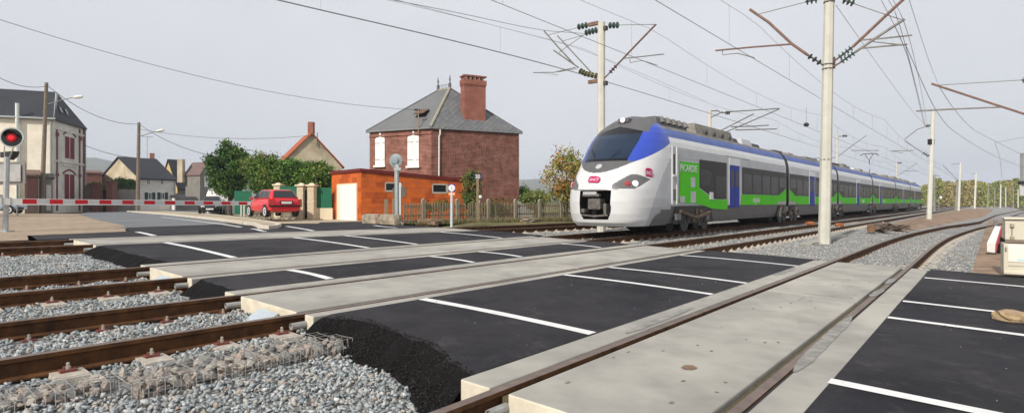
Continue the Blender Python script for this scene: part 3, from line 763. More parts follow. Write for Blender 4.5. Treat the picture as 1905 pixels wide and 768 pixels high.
# hood edge gap, lamps, top lamp, emblem
b = MB(); b.tube([nose_pt(1.475, p)+Vector((-.004, 0, 0)) for p in np.linspace(-.62, .62, 24)], .010, 4); b.build('hood_gap', M_black, nose, local=True)
for sg in (-1, 1):
    for (pa, r, m, nm) in ((.98, .11, TLAMP, 'headlamp'), (.80, .10, TLAMPR, 'tail_lamp')):
        c = nose_pt(1.65, sg*pa); d = Vector((-1, sg*pa*.9, .15)).normalized(); b = MB()
        b.lathe(c-d*.05, d, [(0, r), (.065, r), (.085, r*.75), (.095, r*.3)], 14); b.build(nm, m, nose, smooth=False, local=True)
b = MB(); p = nose_pt(3.86, 0); b.box(p+Vector((.06, 0, .03)), (.36, .42, .14)); b.lathe(p+Vector((-.14, 0, .03)), (-1, 0, .1), [(0, .10), (.03, .10), (.05, .07)], 12, 1); b.build('top_lamp', [TCAP, TLAMP], nose, local=True, bevel=.02)
p = nose_pt(2.22, 0); b = MB(); d = Vector((-1, 0, .9)).normalized(); b.lathe(p-d*.01, d, [(0, .11), (.025, .11), (.03, .08), (.026, .05), (.026, .001)], 20); b.build('nose_emblem', TSIL, nose, local=True)
# operator logo: magenta rounded block with white letters, on the hood and on the flank
def text_mesh(txt, size):
    c = bpy.data.curves.new('txt', 'FONT'); c.body = txt; c.size = size; c.align_x = 'CENTER'; c.align_y = 'CENTER'; c.extrude = .002; c.resolution_u = 2
    o = bpy.data.objects.new('txt', c); COL.objects.link(o); dg = bpy.context.evaluated_depsgraph_get(); dg.update()
    me = bpy.data.meshes.new_from_object(o.evaluated_get(dg)); bpy.data.objects.remove(o); return me
def put_text(name, txt, size, M, m, parent, shear=0., xs=1.):
    me = text_mesh(txt, size); me.transform(M @ Matrix.Shear('XY', 4, (0, 0)) if False else M)
    me.materials.clear(); me.materials.append(m); o = link(name, me); o.parent = parent; return o
def frame_M(o, ex, ey): # local x->ex, y->ey
    ex = Vector(ex).normalized(); ey = Vector(ey).normalized(); ez = ex.cross(ey)
    return Matrix(((ex.x, ey.x, ez.x, o[0]), (ex.y, ey.y, ez.y, o[1]), (ex.z, ey.z, ez.z, o[2]), (0, 0, 0, 1)))
def logo(o, ex, ey, w, h, parent, cur=None):
    ex = Vector(ex).normalized(); ey = Vector(ey).normalized(); ez = ex.cross(ey); o = Vector(o)
    pr = [(-.50, -.30), (-.42, -.42), (.30, -.50), (.45, -.40), (.50, -.10), (.50, .15), (.36, .34), (.05, .48), (-.30, .50), (-.46, .40), (-.50, .15)]
    b = MB(); b.prism([o+ex*(x*w)+ey*(y*h)+ez*.004 for x, y in pr], ez*.008); b.build('logo', TLOGO, parent, local=True)
    put_text('lettering', 'SNCF', h*.58, frame_M(o+ez*.015-ey*h*.06, ex, ey), TW, parent)
p = nose_pt(1.80, 0); q = nose_pt(1.95, 0); ey = (nose_pt(1.92, 0)-nose_pt(1.68, 0)).normalized()
logo(p+Vector((-.02, 0, 0)), (0, -1, 0), ey, .44, .25, nose)
p = nose_pt(2.02, -1.20); tg = (nose_pt(2.02, -1.32)-nose_pt(2.02, -1.08)).normalized()
logo(p+Vector((-.01, -.02, 0)), tg, (0, 0, 1), .36, .30, nose)
# ---- cars
def side(px, py):                # pixel on the near flank -> (x, z) in the train's frame
    p = on_t(px, py, 9.87-1.42); s, t = ST(p.x, p.y); return s-TIP, p.z-TBZ
BND = [33.1-TIP, 46.0-TIP, 61.2-TIP, 77.2-TIP, 92.0-TIP, 107.0-TIP]
ZL = [.34, .50, .93, 1.2, 2.60, 2.94, 3.02, 3.15, 3.30, 3.45, 3.61, 3.72, 3.74]
def car(x0, x1, idx):
    b = MB(); ring = [(-W_(z) if z < 3.65 else -max(.0, (W_(3.6)-(z-3.6)*1.2)), z) for z in ZL]
    pts = ring+[(-y, z) for (y, z) in ring[::-1]]; n = len(pts)
    for x in (x0, x1): b.v += [(x, y, z) for (y, z) in pts]
    def mi(z):
        if z < .90: return 1
        if z < 2.60: return 0
        if z < 2.92: return 0
        if z < 3.30: return 2
        if z < 3.62: return 3
        return 4
    for k in range(n-1):
        zz = (pts[k][1]+pts[k+1][1])/2
        b.f.append((k, k+1, n+k+1, n+k)); b.m.append(mi(zz) if k != len(ring)-1 else 4)
    b.f += [tuple(range(n)), tuple(range(n, 2*n))]; b.m += [5, 5]
    return b.build('car', [TSIL, TG, TW, TBL2, TROOF, M_dark], tr, local=True)
def plate(name, pts, m, parent, th=.006, off=0.0):
    Y0 = -1.421-off; b = MB(); b.prism([(x, Y0, z) for (x, z) in pts], (0, -th, 0)); return b.build(name, m, parent, local=True)
def rect(x0, x1, z0, z1): return [(x0, z0), (x1, z0), (x1, z1), (x0, z1)]
def door(parent, x0, x1, z0=.86, z1=2.62):
    f = plate('door_frame', rect(x0-.07, x1+.07, z1, z1+.30), TW, parent, .02)
    d = plate('door', rect(x0, x1, z0, z1), TDOOR, parent, .010)
    w = x1-x0
    for k in (0.10, .56): plate('door_pane', rect(x0+w*k, x0+w*(k+.32), z0+.85, z1-.22), TPANE, parent, .004, .0105)
    plate('door_seam', rect(x0+w*.485, x0+w*.515, z0+.02, z1-.05), M_black, parent, .003, .0105)
    plate('door_post', rect(x0-.07, x0-.01, .95, z1), TW, parent, .012); plate('door_post', rect(x1+.01, x1+.07, .95, z1), TW, parent, .012)
def band(parent, x0, x1, cutl, cutr, npane, z0=1.42, z1=2.60, zmid=1.78):
    pts = []
    pts += [(x0, zmid), (x0+cutl, z0)] if cutl else [(x0, z0)]
    pts += [(x1-cutr, z0), (x1, zmid)] if cutr else [(x1, z0)]
    pts += [(x1, z1), (x0, z1)]
    bnd = plate('window_band', pts, TGL, parent, .006)
    if npane:
        step = (x1-x0)/npane
        for k in range(npane):
            a, c = x0+k*step+.07*step+.03, x0+(k+1)*step-.07*step-.03
            zlo = z0+.05
            if cutl and a < x0+cutl: zlo = zmid+.05
            if cutr and c > x1-cutr: zlo = zmid+.05
            plate('pane', rect(a, c, zlo, z1-.28), TPANE, parent, .004, .0065)
def bogie(x, parent, wb=2.4, name='bogie'):
    b = MB(); b.box((x, 0, .62), (wb+1.3, 2.2, .22)); 
    for sg in (-1, 1):
        b.box((x, sg*1.05, .56), (wb+.9, .16, .26)); b.box((x, sg*1.12, .42), (.6, .18, .22))
        for e in (-1, 1): b.box((x+e*wb/2, sg*1.12, .52), (.36, .2, .30)); b.lathe((x+e*(wb/2-.45), sg*1.12, .40), (0, 0, 1), [(0, .10), (.30, .10)], 8)
    o = b.build(name, TUND, tr, local=True)
    for e in (-1, 1):
        w = MB(); w.lathe((x+e*wb/2, -.83, .45), (0, 1, 0), [(0, .30), (0, .42), (.10, .43), (.10, .46), (.13, .46), (1.53, .46), (1.53, .43), (1.63, .42), (1.63, .30)], 20)
        w.build('wheelset', M_dark, o, local=True)
def cutout(x0, x1, parent):
    plate('bogie_opening', [(x0, .32), (x1, .32), (x1-.2, .92), (x0+.2, .92)], M_dark, parent, .004)
    rr_ = random.Random(int(x0*10)); w = x1-x0
    for k in range(7):
        a = x0+.2+w*.12*k; b = MB(); h = rr_.uniform(.12, .3); b.box((a+.12, -1.44, rr_.uniform(.45, .78)), (rr_.uniform(.15, .4), .10, h)); b.build('bogie_gear', rr_.choice([TUND, TG, mat('gear_brown', (.10, .07, .05), .8, .3, 6)]), parent, local=True)
    b = MB(); b.tube([(x0+.5, -1.45, .75), (x0+w*.5, -1.47, .50), (x1-.4, -1.45, .68)], .07, 6); b.build('damper', mat('gear_brown', (.10, .07, .05), .8, .3, 6), parent, local=True)
    for e in (-.5, .5):
        b = MB(); b.lathe(((x0+x1)/2+e*w*.5, -1.40, .40), (0, -1, 0), [(0, .36), (.035, .36), (.04, .1), (.07, .1)], 16); b.build('wheel', M_dark, parent, local=True)
M_seam = mat('panel_seam', (.06, .06, .06), .8, 0)
def seams(parent, x0, x1):
    plate('panel_seam', rect(x0, x1, .935, .947), M_seam, parent, .003); plate('panel_seam', rect(x0, x1, 2.955, 2.965), M_seam, parent, .001, -.018)
    x = x0+1.2
    while x < x1: plate('panel_seam', rect(x, x+.012, .36, .93), M_seam, parent, .002, -.06); x += 1.85
wear(TG, (.16, .12, .085), .50, .78, 1.5)        # brake dust on skirts
wear(TROOF, (.10, .09, .075), .45, .75, 2)
xs = 3.02
c1 = car(XE, BND[0]-.28, 0)
# cab door recess with its narrow window and handrails
plate('cab_door', rect(2.84, 3.24, .95, 2.98), TSIL, c1, .004); plate('cab_door_pane', rect(2.92, 3.08, 2.02, 2.72), TPANE, c1, .006, .004)
plate('handrail', rect(2.81, 2.88, 1.0, 2.98), TW, c1, .035); plate('handrail', rect(3.18, 3.24, 1.0, 2.98), TW, c1, .035); plate('cab_step', rect(2.84, 3.22, 1.12, 1.52), TG, c1, .010)
plate('cab_mirror', rect(2.83, 3.11, 1.94, 2.02), TW, c1, .06)
G1 = [side(*p) for p in ((1264.6, 300), (1300.7, 304), (1301.5, 351), (1327, 371), (1353, 371.8), (1353, 390), (1325, 388), (1301.5, 379.5), (1262.5, 376.7))]
plate('green_panel', G1[::-1], TGR, c1, .005)
B1 = [side(*p) for p in ((1300.9, 296.6), (1351.6, 303.4), (1351.6, 370.4), (1330.5, 370.4), (1300.9, 348.6))]
plate('window_band', B1[::-1], TGL, c1, .007)
for (a, q, c, e) in ((1303, 316, 1322.5, 345), (1331, 327, 1350, 368)):
    x0, z1 = side(a, q); x1, _ = side(c, q); _, z0 = side(c, e); plate('pane', rect(x0, x1, z0, z1), TPANE, c1, .004, .0075)
x0, _ = side(1357, 340); x1, _ = side(1375.5, 340); door(c1, x0, x1)
bx0, _ = side(1380.5, 340); bx1 = BND[0]-.36
band(c1, bx0, bx1, 0, 1.3, 5)
plate('green_stripe', [(bx0-.12, .95), (bx1-1.6, .95), (bx1-1.35, 1.10), (bx1+.06, 1.13), (bx1+.06, 1.77), (bx1-1.32, 1.41), (bx0-.12, 1.41)], TGR, c1, .005)
a = side(1278, 330)
plate('notice', rect(side(1285, 0)[0], side(1293, 0)[0], 1.62, 1.98), TSIL, c1, .003, .006); plate('notice', rect(side(1285, 0)[0], side(1294, 0)[0], 1.05, 1.46), TSIL, c1, .003, .006); plate('notice', rect(side(1265, 0)[0], side(1274, 0)[0], 1.06, 1.28), TSIL, c1, .003, .006)
plate('warning_lamp', rect(side(1320, 0)[0], side(1326, 0)[0], 1.18, 1.46), TW, c1, .02, .006)
def side_text(txt, x, z, size, parent, m=TW):
    put_text('lettering', txt, size, frame_M((x, -1.4345, z), (1, 0, 0), (0, 0, 1)), m, parent)
side_text('PICARDIE', side(1281, 0)[0], 2.27, .36, c1); side_text('régiolis', side(1407, 0)[0], 1.17, .36, c1)
plate('silver_band', rect(3.28, BND[0]-.34, 2.62, 2.92), TSIL, c1, .003)
plate('louvre', rect(side(1350, 0)[0], side(1395, 0)[0], 2.96, 2.975), TG, c1, .004)
cutout(2.95, 6.6, c1); seams(c1, XE+.5, BND[0]-.4); bogie(5.2, c1); cutout(BND[0]-1.9, BND[0]-.3, c1); bogie(BND[0], c1, 1.9, 'bogie')
for k in range(1, 6):
    x0, x1 = BND[k-1], BND[k]; L_ = x1-x0
    c = car(x0+.28, x1-.28, k)
    g = MB(); g.box((x0, 0, 2.0), (.58, 2.45, 2.9)); g.build('gangway_bellows', mat('bellows', (.10, .095, .09), .9, .2, 6), tr, local=True)
    e0, e1 = x0+.36, x1-.36
    dx = {1: x0+4.7, 2: x0+7.2, 3: x0+4.0, 4: x0+6.6, 5: x0+5.0}[k]
    band(c, e0, dx-.16, 1.2, 0, 3 if k != 2 else 4); band(c, dx+1.46, e1, 0, 1.2, 5 if k != 2 else 4)
    door(c, dx, dx+1.3)
    for (a, q, l) in ((e0, dx-.1, 1), (dx+1.4, e1, 0)):
        if l: pts = [(a-.06, 1.13), (a+1.3, 1.10), (a+1.5, .95), (q, .95), (q, 1.41), (a+1.22, 1.41), (a-.06, 1.77)]
        else: pts = [(a, .95), (q-1.5, .95), (q-1.3, 1.10), (q+.06, 1.13), (q+.06, 1.77), (q-1.22, 1.41), (a, 1.41)]
        plate('green_stripe', pts, TGR, c, .005)
    seams(c, x0+.5, x1-.5)
    if k < 4: side_text('régiolis', dx+2.9, 1.17, .34, c)
    bogie(x1, c, 1.9); cutout(x0+.3, x0+1.9, c); cutout(x1-1.9, x1-.3, c)
# cab end of the far unit
b = MB(); e = BND[-1]
b.hexa([(e-.28, -1.42, .4), (e+1.6, -1.0, .4), (e+1.6, 1.0, .4), (e-.28, 1.42, .4), (e-.28, -1.25, 3.6), (e+.3, -.9, 3.4), (e+.3, .9, 3.4), (e-.28, 1.25, 3.6)]); b.build('rear_nose', TW, tr, local=True, bevel=.2)
# roof equipment
def roofbox(x0, x1, y0, y1, z0, z1, m, nm='roof_unit'):
    b = MB(); s = .12
    b.hexa([(x0, y0, z0), (x1, y0, z0), (x1, y1, z0), (x0, y1, z0), (x0+s, y0+s, z1), (x1-s, y0+s, z1), (x1-s, y1-s, z1), (x0+s, y1-s, z1)]); return b.build(nm, m, tr, local=True, bevel=.03)
TRB = mat('roof_unit_beige', (.22, .205, .18), .7, .25, 4); TRD = mat('roof_unit_dark', (.06, .06, .06), .7, .3, 5)
roofbox(2.9, 5.6, -.85, .85, 3.70, 4.10, TCAP); 
for i in range(5): roofbox(3.3+i*.5, 3.62+i*.5, -.9, .9, 3.9, 4.14, TROOF, 'roof_grille')
roofbox(6.1, 10.4, -.95, .95, 3.68, 4.18, TRB); roofbox(10.5, 11.6, -.8, .8, 3.70, 4.0, TRD); roofbox(11.7, 13.2, -.9, .5, 3.68, 4.05, TSIL); roofbox(13.3, 15.2, -.7, .8, 3.68, 4.0, TRD); roofbox(15.3, 16.9, -.5, .7, 3.68, 3.92, TRB)
for i in range(4):
    b = MB(); b.lathe((7.0+i*.9, -.98, 3.86), (0, -1, 0), [(0, .10), (.05, .10), (.06, .05)], 8); b.build('roof_fan', TRD, tr, local=True)
x = 18.0; rr = random.Random(4)
while x < BND[-1]-2:
    w = rr.uniform(1.2, 3.6); q = rr.uniform(.6, .95)
    roofbox(x, x+w, -q, q, 3.68, rr.uniform(3.88, 4.12), rr.choice([TRB, TRD, TROOF, TSIL, TROOF])); x += w+rr.uniform(.2, 1.6)
b = MB(); X = side(1650, 300)[0]-1.0      # raised pantograph
b.tube([(X, 0, 4.0), (X+.55, 0, 4.75), (X, 0, 5.35)], .05, 6); b.tube([(X, -.35, 5.95), (X, 0, 5.35), (X, .35, 5.95)], .035, 5); b.tube([(X, -.8, 5.85), (X, -.6, 6.02), (X, .6, 6.02), (X, .8, 5.85)], .04, 5); b.box((X, 0, 3.95), (1.4, 1.0, .12)); b.build('pantograph', M_dark, tr, local=True)
b = MB(); b.hexa([(XE+.4, -1.25, .42), (BND[-1], -1.25, .42), (BND[-1], 1.25, .42), (XE+.4, 1.25, .42), (XE+.4, -1.25, .8), (BND[-1], -1.25, .8), (BND[-1], 1.25, .8), (XE+.4, 1.25, .8)]); b.build('underframe', TUND, tr, local=True)
# ================================================================ overhead line
M_mast = mat('mast_concrete', (.58, .57, .50), .9, .08, 3, .2, 40, big=.1, bigscale=.5)
M_mastw = mat('mast_white', (.60, .60, .55), .8, .08, 3)
M_mastg = mat('mast_weathered', (.26, .25, .22), .9, .15, 3)
M_arm = mat('cantilever_tube', (.20, .12, .09), .6, .25, 6, metal=.3)
M_armg = mat('cantilever_tube_grey', (.22, .21, .19), .5, .2, 6, metal=.5)
M_ins = mat('glass_insulator', (.06, .10, .085), .2, .2, 10, spec=.6)
M_insb = mat('brown_insulator', (.07, .03, .035), .25, .2, 10, spec=.6)
M_wireD = mat('copper_wire', (.16, .155, .16), .5, .1, 3, metal=.3)
M_clamp = mat('clamp_metal', (.07, .065, .06), .6, .2, 10)
def insulator(parent, a, c, n=4, r=.11, m=M_ins):
    a = Vector(a); c = Vector(c); L_ = (c-a).length; b = MB(); pr = [(0, .022)]
    for k in range(n):
        h = L_*(k+.5)/n; w = L_/n*.28
        pr += [(h-w, .03), (h-w*.3, r), (h+w*.2, r), (h+w, .03)]
    pr.append((L_, .022)); b.lathe(a, c-a, pr, 10); return b.build('insulator', m, parent, smooth=False)
def mast(base, top, r0, r1, label, m=M_mast, group='catenary masts beside the tracks', cat='mast', seg=8):
    root = thing('catenary_mast', label, cat, base, group=group)
    b = MB(); b.tube([base+Vector((0, 0, -.3)), lerp(base, top, .5), top], [r0, (r0+r1)/2, r1], seg); b.build('pole', m, root); return root
def arm(parent, pts, r=.035, m=M_arm, name='cantilever'):
    b = MB(); b.tube(pts, r, 6); return b.build(name, m, parent)
def band_(parent, p, r, h=.10):
    b = MB(); b.lathe(p-Vector((0, 0, h/2)), (0, 0, 1), [(0, r), (h, r)], 8); return b.build('clamp_band', M_clamp, parent)
# -- mast with the widest arms, in front of the train (right of centre)
sM, tM = gst(1533, 447); base = TR(sM, tM, -.12); q = lambda x, y: on_s(x, y, sM)
top = q(1543, -20)
m2 = mast(base, top, .185, .15, 'cream concrete catenary mast standing in the ballast in front of the train')
for y in (118, 126, 292, 4): band_(m2, lerp(base, top, (447-y)/467), .175, .03)
arm(m2, [q(1395, 18), q(1430, 42), q(1473, 82), q(1503, 103)], .045); insulator(m2, q(1503, 103), q(1528, 119), 3, .10, M_clamp); arm(m2, [q(1528, 119), q(1536, 126)], .03)
arm(m2, [q(1331, 94.5), q(1400, 88), q(1473, 82.5)], .03); arm(m2, [q(1344, 95), q(1344, 102.5), q(1372, 99.5), q(1404, 108)], .018, M_armg)
arm(m2, [q(1407, 28), q(1500, 4)], .014, M_armg); insulator(m2, q(1498, 4), q(1522, -1), 3, .12)
arm(m2, [q(1552, 114), q(1566, 103)], .03); insulator(m2, q(1560, 108), q(1586, 88), 4, .10, M_ins); arm(m2, [q(1586, 88), q(1640, 37), q(1680, 0), q(1700, -18)], .045)
arm(m2, [q(1551, 124), q(1566, 115)], .03); insulator(m2, q(1564, 116), q(1590, 98), 4, .10, M_ins); arm(m2, [q(1590, 98), q(1634, 68), q(1683, 36)], .04, M_armg)
arm(m2, [q(1600, 75), q(1640, 72), q(1697, 66)], .025, M_armg); arm(m2, [q(1605, 90), q(1650, 86), q(1688, 83)], .025, M_armg); arm(m2, [q(1624, 78), q(1660, 82), q(1684, 84)], .018, M_armg)
arm(m2, [q(1590, 8), q(1640, 25), q(1680, 38)], .014, M_armg); insulator(m2, q(1568, 0), q(1590, 7), 3, .12)
b = MB(); b.hexa([q(1546, 106)+Vector((0, 0, 0)), q(1553, 106), q(1553, 106)+Vector((UX*.1, UY*.1, 0)), q(1546, 106)+Vector((UX*.1, UY*.1, 0)), q(1546, 0)*0+q(1546, 127), q(1553, 127), q(1553, 127)+Vector((UX*.1, UY*.1, 0)), q(1546, 127)+Vector((UX*.1, UY*.1, 0))]); b.build('bracket', M_clamp, m2)
# -- mast behind the nose of the train
tM1 = 12.15; p = on_t(1118, 240, tM1); sM1 = ST(p.x, p.y)[0]; base = TR(sM1, tM1, -.15); q1 = lambda x, y: on_s(x, y, sM1)
top = q1(1119, 42)
m1 = mast(base, top, .17, .15, 'concrete catenary mast rising behind the train nose, with arms to both sides', M_mast)
arm(m1, [q1(1220, 46), q1(1185, 82), q1(1147, 122)], .04); insulator(m1, q1(1147, 122), q1(1134, 136), 3, .09, M_insb); arm(m1, [q1(1134, 136), q1(1122, 148)], .03)
arm(m1, [q1(1160, 109), q1(1200, 105), q1(1235, 101)], .022, M_armg); arm(m1, [q1(1172, 110), q1(1172, 117), q1(1195, 113), q1(1223, 122)], .016, M_armg)
arm(m1, [q1(1152, 47), q1(1222, 46)], .013, M_armg); insulator(m1, q1(1132, 48), q1(1152, 47), 3, .13)
arm(m1, [q1(1012, 58), q1(1040, 90), q1(1068, 120)], .032, M_armg); arm(m1, [q1(1037, 67), q1(1060, 92), q1(1100, 135)], .026, M_armg); arm(m1, [q1(1030, 94), q1(1050, 108), q1(1076, 126)], .03, M_armg)
arm(m1, [q1(1018, 66), q1(1075, 52)], .012, M_armg); arm(m1, [q1(1046, 77), q1(1085, 66)], .012, M_armg); arm(m1, [q1(1040, 98), q1(1088, 64)], .014, M_armg)
insulator(m1, q1(1074, 51), q1(1094, 47), 3, .13); insulator(m1, q1(1088, 62), q1(1112, 56), 4, .13); insulator(m1, q1(1078, 131), q1(1092, 139), 3, .12, mat('mossy_insulator', (.16, .15, .07), .5, .3, 10)); insulator(m1, q1(1092, 138), q1(1112, 142), 3, .12, MATS['mossy_insulator'])
for (x, y) in ((1104, 45), (1104, 152)):
    b = MB(); b.box(q1(x, y), (.45, .12, .14), RZ+1.57); b.build('bracket', M_arm, m1)
for (x, y) in ((1126, 53), (1126, 155)):
    b = MB(); b.box(q1(x, y), (.16, .16, .16), RZ); b.build('bracket', M_clamp, m1)
arm(m1, [q1(1070, 126), q1(1030, 135), q1(992, 135.5)], .02, M_armg); arm(m1, [q1(1073, 128), q1(1040, 134), q1(1000, 136), q1(1038, 140)], .013, M_armg)
# -- the line of masts going away on the right
p = gp(1728, 408); s3, t3 = ST(p.x, p.y); q3 = lambda x, y: on_s(x, y, s3)
m3 = mast(TR(s3, t3, -.15), q3(1736, 206), .17, .13, 'pale catenary mast with a black box, right of the train tail', M_mastw)
arm(m3, [q3(1733, 233), q3(1708, 240), q3(1683, 259)], .03, M_armg); arm(m3, [q3(1683, 261), q3(1705, 277)], .03, M_armg); insulator(m3, q3(1717, 284), q3(1728, 291), 3, .12, M_clamp); arm(m3, [q3(1705, 277), q3(1717, 284)], .03, M_armg)
arm(m3, [q3(1657, 281), q3(1700, 280)], .03, M_armg); arm(m3, [q3(1657, 281), q3(1680, 285)], .02, M_armg); insulator(m3, q3(1722, 235), q3(1731, 233), 3, .12, M_clamp)
arm(m3, [q3(1707, 206), q3(1760, 203), q3(1862, 199)], .03, M_armg, 'cross_arm')
b = MB(); b.box(q3(1732, 264), (.3, .3, .4)); b.build('switch_box', M_dark, m3)
def far_mast(px, base_py, top_py, Y, label, r=.15, m=M_mastw, lean=0., arms=()):
    bs = at(px, YH+(H-.2)*F/Y, Y); tp = at(px+lean, top_py, Y)
    root = mast(bs, tp, r*1.1, r*.85, label, m)
    for pts in arms: arm(root, [at(x, y, Y) for x, y in pts], .035 if len(pts) else .03, M_armg)
    return root
far_mast(1783, 392, 303, 86, 'slim pale mast second along the line of masts, its arm pointing left', .15, M_mastw, 4, ([(1782, 335), (1753, 307)], [(1770, 306), (1786, 304)]))
far_mast(1813, 389, 322, 112, 'third pale mast of the line at right, topped by a small flat arm', .17, M_mastw, 3, ([(1808, 324), (1815, 323)],))
far_mast(1837, 387, 340, 150, 'distant grey brown mast before the autumn wood, fourth of the line', .16, M_mastg, 2)
far_mast(1850, 386, 349, 165, 'distant brown mast left of the white post before the autumn wood', .15, M_mastg, 1)
far_mast(1861, 385, 343, 150, 'bright white far mast before the wood', .16, M_mastw, 1)
far_mast(1871, 384, 348, 180, 'short thin white post right of the bright far mast', .16, M_mastw, 0)
far_mast(1885, 385, 346, 160, 'thin brown far mast near the right edge', .14, M_mastg, 0)
far_mast(1894, 384, 352, 160, 'thin white far mast nearest the right edge, below the dark cabin', .14, M_mastw, 0)
far_mast(1778, 391, 337, 95, 'dark leaning pole just left of the second pale mast', .14, M_mastg, 3)
far_mast(1738, 388, 325, 88, 'dark mast beside the train tail, with a short arm', .16, M_mastg, 0, ([(1737, 327), (1748, 327)],))
# -- masts standing behind the train, seen above its roof
for (px, topy, Y, lab, arms) in ((1320, 205, 46, 'catenary mast above the first car roof, with two long slanting arms', ([(1320, 207), (1335, 206), (1342, 210), (1358, 210)], [(1322, 219), (1345, 208)], [(1341, 243), (1402, 212)], [(1350, 246), (1450, 203)], [(1358, 208), (1450, 202)], [(1360, 236), (1402, 235), (1430, 233)], [(1368, 242), (1445, 240)])),
                               (1557, 250, 76, 'catenary mast above the third car, its arm rising to the right', ([(1558, 292), (1580, 275), (1612, 252)], [(1557, 254), (1576, 253)], [(1505, 295), (1554, 293)], [(1585, 280), (1634, 280)])),
                               (1668, 303, 118, 'small far mast above the train roof beside the pantograph', ([(1669, 327), (1707, 303)], [(1668, 304), (1678, 303)], [(1685, 318), (1707, 318)]))):
    bs = at(px, YH+(H-.35)*F/Y, Y); root = mast(bs, at(px, topy, Y), .17, .14, lab, M_mast)
    for pts in arms: arm(root, [at(x, y, Y) for x, y in pts], .045, M_armg)
    a0 = arms[0] if px == 1320 else arms[1]
    insulator(root, at(*a0[-1], Y), at(a0[-1][0]-9, a0[-1][1], Y), 3, .16, M_clamp)
# -- mast just outside the right edge, whose long arm reaches into the picture
sR = ST(*at(1740, 376, 23).xy)[0]; qr = lambda x, y: on_s(x, y, sR)
bR = TR(sR, ST(*qr(2080, 376).xy)[1], -.1); mr = mast(bR, Vector((bR.x, bR.y, bR.z+8.4)), .18, .15, 'long cantilever arm with its steady arm, at the upper right edge', M_mast)
arm(mr, [qr(1733, 156), qr(1840, 191), qr(1905, 212), qr(2080, 268)], .04); arm(mr, [qr(1748, 158.5), qr(1905, 149), qr(2080, 138)], .014, M_armg); arm(mr, [qr(1862, 199.5), qr(1780, 203), qr(1704, 207)], .028, M_armg); insulator(mr, qr(1900, 149.3), qr(1925, 148), 3, .12)
# ---------------------------------------------------------------- wires
def wire(parent, pts, r, name):
    if 2 < len(pts) < 12:        # round the bends
        P_ = [Vector(p) for p in pts]; P_ = [P_[0]*2-P_[1]]+P_+[P_[-1]*2-P_[-2]]; new = []
        for i in range(1, len(P_)-2):
            for k in range(6):
                t = k/6; a, b_, c, d = P_[i-1:i+3]; new.append(((b_*2)+(c-a)*t+(a*2-b_*5+c*4-d)*t*t+(b_*3-a-c*3+d)*t**3)*.5)
        pts = new+[P_[-2]]
    b = MB(); b.tube(pts, r, 5); return b.build(name, M_wireD, parent)
def sagz(s, sup, zhi, sag):      # catenary height between supports
    for a, c in zip(sup[:-1], sup[1:]):
        if a <= s <= c: k = (s-a)/(c-a); return zhi-sag*4*k*(1-k)
    return zhi
def overhead(path, s0, s1, zc, sup, zhi, sag, label, side_=0., rc=.0078, rm=.005, dr=7.0, lab2=None):
    root = thing('overhead_line', label, 'overhead line', TR((s0+s1)/2, path(20), zc), group='overhead lines over the tracks')
    S = list(np.linspace(s0, s1, 60)); org = lambda s, z: Vector((*TR(s, path(s)+side_*(((s-sup[1])/30) % 2-.5 if side_ else 0)).xy, z))
    S1 = [s0+(s1-s0)*(i/90)**1.35 for i in range(91)]
    wire(root, [org(s, zc(s) if callable(zc) else zc) for s in S1], [rc+.00007*max(0, s) for s in S1], 'contact_wire')
    wire(root, [org(s, sagz(s, sup, zhi, sag)) for s in S1], [rm+.00006*max(0, s) for s in S1], 'messenger_wire')
    s = s0+1.5
    while s < min(s1, 110):
        wire(root, [org(s, zc), org(s, sagz(s, sup, zhi, sag))], .003+.00005*max(0, s), 'dropper'); s += dr
    return root
overhead(lambda s: 6.45, -4, 190, 6.36, [-38, 21, 52, 86, 120, 160, 200], 7.68, .62, 'overhead wires passing in front of the middle mast, nearest the camera')
overhead(lambda s: 9.87, -4, 190, 6.52, [-32, 20.5, 48, 80, 112, 150, 200], 7.85, .62, 'overhead wires over the train, crossing the mast behind its nose')
oc = overhead(lambda s: tC(s), 1, 150, 7.0, [-30, 22.0, 50, 82, 115, 160], 8.15, .55, 'overhead wires over the farthest track, sweeping above the brick house')
wire(oc, [Vector((*TR(s, tC(s)-.12).xy, 6.94)) for s in np.linspace(1, 60, 30)], .009, 'contact_wire')
wire(oc, [on_t(728, 0, 13.2), on_t(855, 25, 13.2), on_t(1000, 55, 13.0), q1(1088, 63)], .009, 'anchor_wire'); wire(oc, [on_t(735, 0, 13.2), on_t(900, 43, 13.2), q1(1012, 72), q1(1090, 96), on_t(1200, 140, 13), on_t(1316, 190, 13)], .006, 'anchor_wire')
os_ = thing('overhead_line', 'bundle of overhead wires fanning down over the siding at right', 'overhead line', TR(30, 2, 6), group='overhead lines over the tracks')
def pxwire(parent, pts, r, nm='contact_wire'): return wire(parent, pts, r, nm)
pxwire(os_, [q(1633, -12), on_s(1680, 83, sM), on_s(1700, 150, 32), on_s(1720, 235, 52)], .010)
pxwire(os_, [q(1647, -12), q(1684, 83), on_s(1722, 236, 52)], .008, 'messenger_wire'); pxwire(os_, [q(1655, -12), q(1688, 60), on_s(1712, 160, 36), on_s(1726, 238, 52)], .008, 'messenger_wire')
pxwire(os_, [on_s(1688, -10, 18), qr(1727, 110), qr(1747, 161)], .007, 'messenger_wire'); pxwire(os_, [qr(1747, 161), on_s(1775, 203, 36), on_s(1810, 240, 44), on_s(1850, 262, 52), on_s(1905, 290, 60)], .011, 'messenger_wire')
pxwire(os_, [qr(1684, 83), on_s(1745, 211, 34), on_s(1790, 255, 46), on_s(1850, 290, 60), on_s(1905, 312, 72)], .012)
pxwire(os_, [on_s(1850, 262, 52), on_s(1860, 295, 60), on_s(1864, 330, 66)], .010, 'anchor_wire'); pxwire(os_, [on_s(1855, 265, 52), on_s(1905, 255, 54)], .010, 'anchor_wire')
